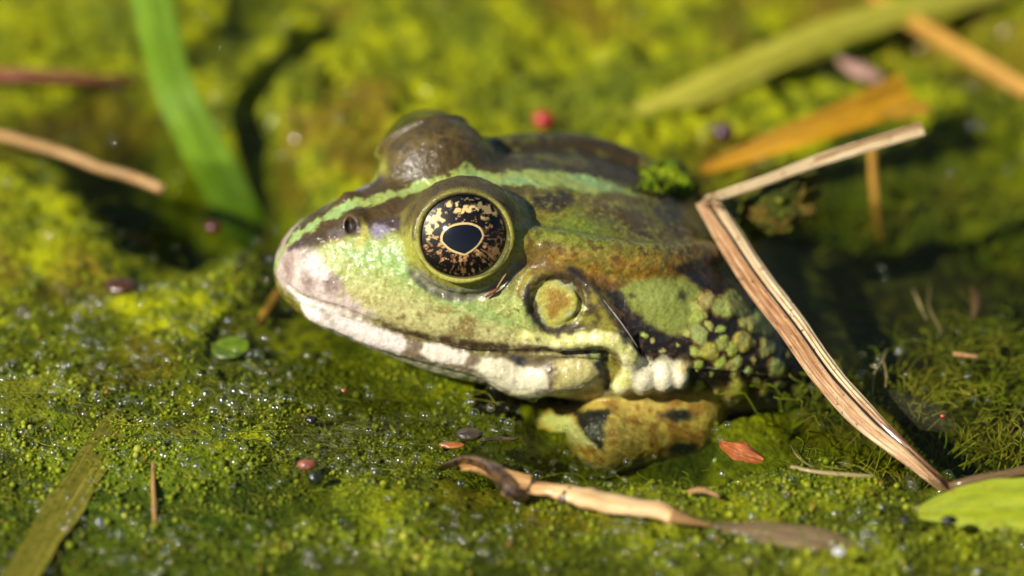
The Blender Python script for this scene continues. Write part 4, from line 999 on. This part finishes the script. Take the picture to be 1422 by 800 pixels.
stem('straw_splinter', [(1098, 648, .0), (1130, 655, .02), (1170, 659, .03), (1215, 662, .02)], [.02, .026, .02], m_root, 'long thin straw splinter floating left of the foot of the bent reed', 'splinter', n=14)
stem('curled_thread', [(1098, 618, -.05), (1106, 632, -.02), (1122, 645, -.02), (1140, 652, -.03)], [.008, .01, .008], m_root, 'fine curled thread above the long straw splinter', 'thread', n=14, sides=6)
stem('tan_chip', [(955, 684, .12), (975, 680, .15), (1000, 690, .12)], [.03, .045, .02], m_stem, 'small tan chip on the mat behind the pale stalk', 'chip', n=10, flat=.5)
m_film = straw_mat('grey_film', [(.3, L3(90, 86, 60)), (.6, L3(140, 132, 104))], 20, .4, None, .0, .4)
nt = m_film.node_tree; o_ = [n for n in nt.nodes if n.type == 'OUTPUT_MATERIAL'][0]; src = o_.inputs['Surface'].links[0].from_socket
tr_ = nd(nt, 'ShaderNodeBsdfTransparent'); ms_ = nd(nt, 'ShaderNodeMixShader', {0: .13, 1: tr_.outputs[0], 2: src}); nt.links.new(ms_.outputs[0], o_.inputs['Surface'])
leaf('clear_film', [(1185, 540, -.16), (1240, 556, -.10), (1290, 575, -.10), (1330, 590, -.15)], [.10, .30, .34, .1], m_film, 'greyish translucent scrap of dead film sunk in the dark pool', 'film', n=16, thick=.006, cols=8, curl=-.05, ragged=.5, seed=27)
# seeds, specks, floating frond
def pebble(name, px, py, z, R, col, label, cat, rough=.35, seed=0, group=None, lump=.25):
    V, F = icosphere(3); n_ = fbm(V * 1.0 + seed * 7.7, 1.7, 3, seed) - .5
    V = V * (1 + lump * 2 * n_ + .35 * (fbm(V + seed, 5, 2, seed + 3) - .5))[:, None] * np.asarray(R); c = at(px, py, z)
    m, nt, out = new_mat(name); tc = nd(nt, 'ShaderNodeTexCoord').outputs['Object']; f = noise(nt, tc, 9, 4).outputs['Fac']
    d = tuple(np.array(col) * .45)
    principled(nt, out, ramp(nt, f, [(.35, d), (.6, col)]), rough, bump(nt, f, .03, .6), Coat_Weight=.5, Coat_Roughness=.1)
    return solo(name, V + c, F, m, c - np.array([0, 0, R[2]]), label, cat, group)
pebble('red_seed', 755, 166, .36, (.12, .11, .10), L3(190, 40, 24), 'bright red round seed on the mat behind the frog', 'seed', seed=1, lump=.12)
pebble('purple_berry', 1005, 184, .28, (.12, .11, .11), L3(70, 22, 44), 'dark purple berry at the narrow end of the yellow leaf strip', 'berry', seed=2, lump=.1)
leaf('orange_red_petal', [(998, 612, -.08), (1025, 622, -.03), (1060, 638, -.08)], [.06, .24, .08], straw_mat('orange_petal', [(.3, L3(196, 92, 40)), (.6, L3(230, 136, 76))], 5, .5, None, .2, .2), 'orange red petal scrap just under water below the frog flank', 'petal', n=12, thick=.02, cols=6, curl=-.06, ragged=.3, seed=33)
pebble('rust_bud_scale', 426, 645, .16, (.10, .06, .05), L3(150, 84, 60), 'pinkish rust bud scale on the bubbly mat', 'bud scale', seed=4)
pebble('black_husk', 437, 664, .14, (.07, .07, .08), L3(40, 46, 20), 'blackish round husk touching the rust bud scale', 'husk', seed=5)
pebble('black_soil_crumb', 432, 583, .02, (.06, .045, .04), L3(36, 26, 22), 'jagged black soil crumb floating below the chin', 'crumb', seed=6, lump=.5)
pebble('dark_oval_seed', 651, 603, .03, (.14, .09, .05), L3(74, 62, 48), 'dark flat oval seed floating near the frog arm', 'seed', seed=7, lump=.1)
stem('black_thread', [(668, 612, .02), (690, 609, .03), (704, 610, .03), (720, 609, .02)], [.012, .02, .024, .01], m_she, 'short black thread floating beside the dark oval seed', 'thread', n=12)
pebble('orange_leaf_fleck', 628, 618, .03, (.12, .05, .02), L3(176, 104, 50), 'flat orange leaf fleck beside the dark oval seed', 'leaf fleck', seed=8)
pebble('maroon_bud', 296, 316, .05, (.09, .08, .07), L3(96, 30, 26), 'maroon bud at the water edge by the green blade', 'bud', seed=9)
pebble('pink_grain', 856, 226, .62, (.05, .05, .05), L3(206, 130, 96), 'tiny pink grain on the far side of the back of the frog', 'grain', seed=10, lump=.1)
pebble('black_speck', 1255, 722, .26, (.05, .045, .03), L3(30, 24, 16), 'tiny black speck on the algae left of the lime leaf', 'speck', seed=11)
pebble('black_beetle_husk', 1318, 722, .28, (.075, .05, .04), L3(22, 18, 12), 'small black husk lying on the lime green leaf', 'husk', seed=12)
pebble('white_grit', 1165, 766, .3, (.06, .05, .04), L3(220, 218, 214), 'tiny white grit on the dull brown leaf strip', 'grit', seed=13)
pebble('red_mite', 1309, 578, .0, (.025, .02, .02), L3(200, 70, 60), 'tiny pinkish red mite on the dark pool water', 'mite', seed=14)
pebble('brown_flat_seed', 168, 396, .14, (.17, .13, .05), L3(84, 50, 30), 'blurred brown flat seed on the mat facing the snout', 'seed', seed=15)
pebble('rust_fleck', 478, 542, .0, (.03, .02, .02), L3(160, 50, 40), 'tiny rust red fleck floating below the lower lip', 'fleck', seed=16)
pebble('green_bead', 1196, 494, -.03, (.06, .06, .04), L3(150, 156, 60), 'small yellow green bead afloat beside the bent reed', 'bead', seed=17, lump=.1)
# duckweed frond
V, F = icosphere(3); c = at(320, 483, -.01); V = V * np.array([.19, .16, .035]) * (1 + .08 * np.cos(2 * np.arctan2(V[:, 1], V[:, 0])))[:, None]; V[:, 2] += V[:, 1] * .25 + V[:, 0] * .15
m_dw, nt, out = new_mat('duckweed'); tc = nd(nt, 'ShaderNodeTexCoord').outputs['Object']
principled(nt, out, ramp(nt, noise(nt, tc, 6, 3).outputs['Fac'], [(.35, L3(70, 92, 6)), (.65, L3(100, 120, 14))]), .35, Coat_Weight=.4)
solo('duckweed_frond', V + c, F, m_dw, c, 'round green duckweed frond floating in front of the snout', 'duckweed')
# drops and larger bubbles, one by one
BIG = [(336, 466, .05), (299, 503, .03), (288, 547, .075), (311, 556, .085), (328, 543, .085), (322, 562, .07), (298, 572, .07), (382, 566, .06), (457, 568, .05), (481, 595, .05), (211, 535, .055), (590, 577, .05), (566, 578, .04), (698, 585, .05), (785, 594, .035), (776, 592, .02), (838, 590, .02), (1303, 466, .03), (1344, 522, .05), (1258, 520, .04), (1246, 490, .04), (1352, 555, .045), (1373, 556, .04), (1336, 505, .035), (1230, 385, .035), (1224, 372, .04), (1348, 118, .07), (986, 177, .06), (1172, 125, .06), (10, 255, .06), (157, 195, .06), (395, 48, .07), (1320, 240, .04), (1402, 235, .05), (540, 640, .045), (538, 692, .045), (640, 672, .05), (95, 690, .05), (225, 722, .05), (1000, 610, .05), (993, 597, .04), (1010, 590, .045), (902, 222, .05), (850, 658, .035), (280, 555, .05), (342, 575, .05), (270, 560, .06), (258, 575, .05), (350, 552, .045), (242, 548, .05), (225, 560, .05), (300, 595, .05), (265, 530, .04), (235, 590, .05), (610, 560, .03), (630, 545, .03), (720, 572, .03), (1110, 575, .03), (1140, 590, .035), (1285, 540, .035), (1310, 520, .03), (1270, 470, .03), (1390, 440, .03), (1365, 460, .03), (1180, 560, .025), (1330, 460, .025)]
rb = np.random.default_rng(77)
for _ in range(130):
    x = float(np.clip(rb.normal(320, 190), 5, 1415)); y = float(np.clip(rb.normal(560, 70), 470, 790)); BIG.append((x, y, float(rb.uniform(.025, .06))))
bme = mesh_np('bubble', *icosphere(4)); bme.materials.append(m_bub)
for (x, y, r) in BIG:
    g = at(x, y); z = float(mat_height(np.array([g[0]]), np.array([g[1]]))[0]); z = max(z, -.04) + r * .35
    c = at(x, y, z)
    if bvh.find_nearest(tuple(c), .12)[0] is not None: continue
    o = bpy.data.objects.new('bubble', bme); o.scale = (CM * r, CM * r, CM * r * .88); o.location = Vector(c * CM); link(o)
    tag(o, 'clear round air bubble resting on the wet algae', 'bubble', 'larger air bubbles on the algae')
# wet algae lump caught under the reed
V, F = icosphere(5); V = V * np.array([.40, .22, .34]); V[:, 2] += V[:, 0] * .55
V = V * (1 + 1.3 * (fbm(V, 3.2, 4, 601) - .5) + .5 * (fbm(V, 11, 3, 602) - .5))[:, None]
c = at(1088, 280, .85); cc = fbm(V, 5, 3, 603)
LC = mixc(np.tile(lin(58, 66, 14), (len(V), 1)), lin(112, 92, 34), sstep(.48, .62, cc)); LC = mixc(LC, lin(112, 118, 30), sstep(.46, .36, cc))
solo('slimy_algae_lump', V + c, F, m_mat, c - np.array([0, 0, .8]), 'slimy dark olive algae lump hanging in the angle of the bent reed', 'algae lump', colors=LC)
# green algae smeared over the far rear of its back
UVP_keep = UVP; UVP = plan(FV)
pm = poly_d(plan_px([(872, 262), (890, 246), (925, 228), (985, 215), (1015, 250), (985, 274), (930, 276)]), .35, .15); UVP = UVP_keep
vm = (pm < 0) & (FV[:, 1] > -1.6) & (FN[:, 2] > .1)
fm = vm[FF].all(1); fsel = FF[fm]; used, inv = np.unique(fsel, return_inverse=True)
off_ = (.02 + .10 * sstep(0, -.12, pm[used]) * (.3 + 1.4 * fbm(FV[used], 5, 3, 611)) + .05 * (fbm(FV[used], 14, 2, 612) - .5))
DV = to_world(FV[used] + FN[used] * np.maximum(off_, .004)[:, None])
DC = mixc(np.tile(lin(96, 124, 6), (len(DV), 1)), lin(140, 158, 14), sstep(.42, .6, fbm(DV, 4, 3, 613))); DC = mixc(DC, lin(70, 82, 10), sstep(.5, .62, fbm(DV, 6, 3, 614)))
solo('algae_smear', DV, inv.reshape(-1, 4), m_mat, DV.mean(0), 'bright green algae smeared over the rear back of the frog beside the reed bend', 'algae', colors=DC)
# fibres stuck to the frog
def skin_path(pix, lift):
    return [to_world(hit(*p))[0] + lift * np.array([.05, -.75, .6]) for p in pix]
def skin_tube(name, pix, R, mat, label, cat, lift=.05, n=16):
    P = resample(skin_path(pix, lift), n); R = np.interp(np.linspace(0, 1, n), np.linspace(0, 1, len(R)), R); V, F = tube(P, R, 6)
    al = np.r_[0, np.cumsum(np.linalg.norm(np.diff(P, axis=0), axis=1))]; uv = np.stack([np.tile(np.linspace(0, 1, 6), n), np.repeat(al, 6), np.full(n * 6, .3)], 1)
    return solo(name, V, F, mat, P[0], label, cat, colors=uv)
m_fib = straw_mat('grey_fibre', [(.3, L3(130, 108, 96)), (.6, L3(190, 170, 156))], 4, .5)
skin_tube('grey_plant_fibre', [(826, 402), (840, 420), (856, 440), (872, 462), (886, 484)], [.003, .006, .011, .007, .003], m_fib, 'thin grey plant fibre stuck to the neck of the frog', 'fibre', .035)
skin_tube('straw_fibre', [(710, 366), (700, 384), (690, 400)], [.006, .010, .008], m_stem, 'short straw coloured fibre stuck below the eye of the frog', 'fibre', .05)
skin_tube('red_speck', [(693, 400), (684, 406), (674, 413)], [.006, .022, .008], m_red, 'dark red speck at the lower end of the straw fibre', 'speck', .04)
print('done', _t.time() - _t0)
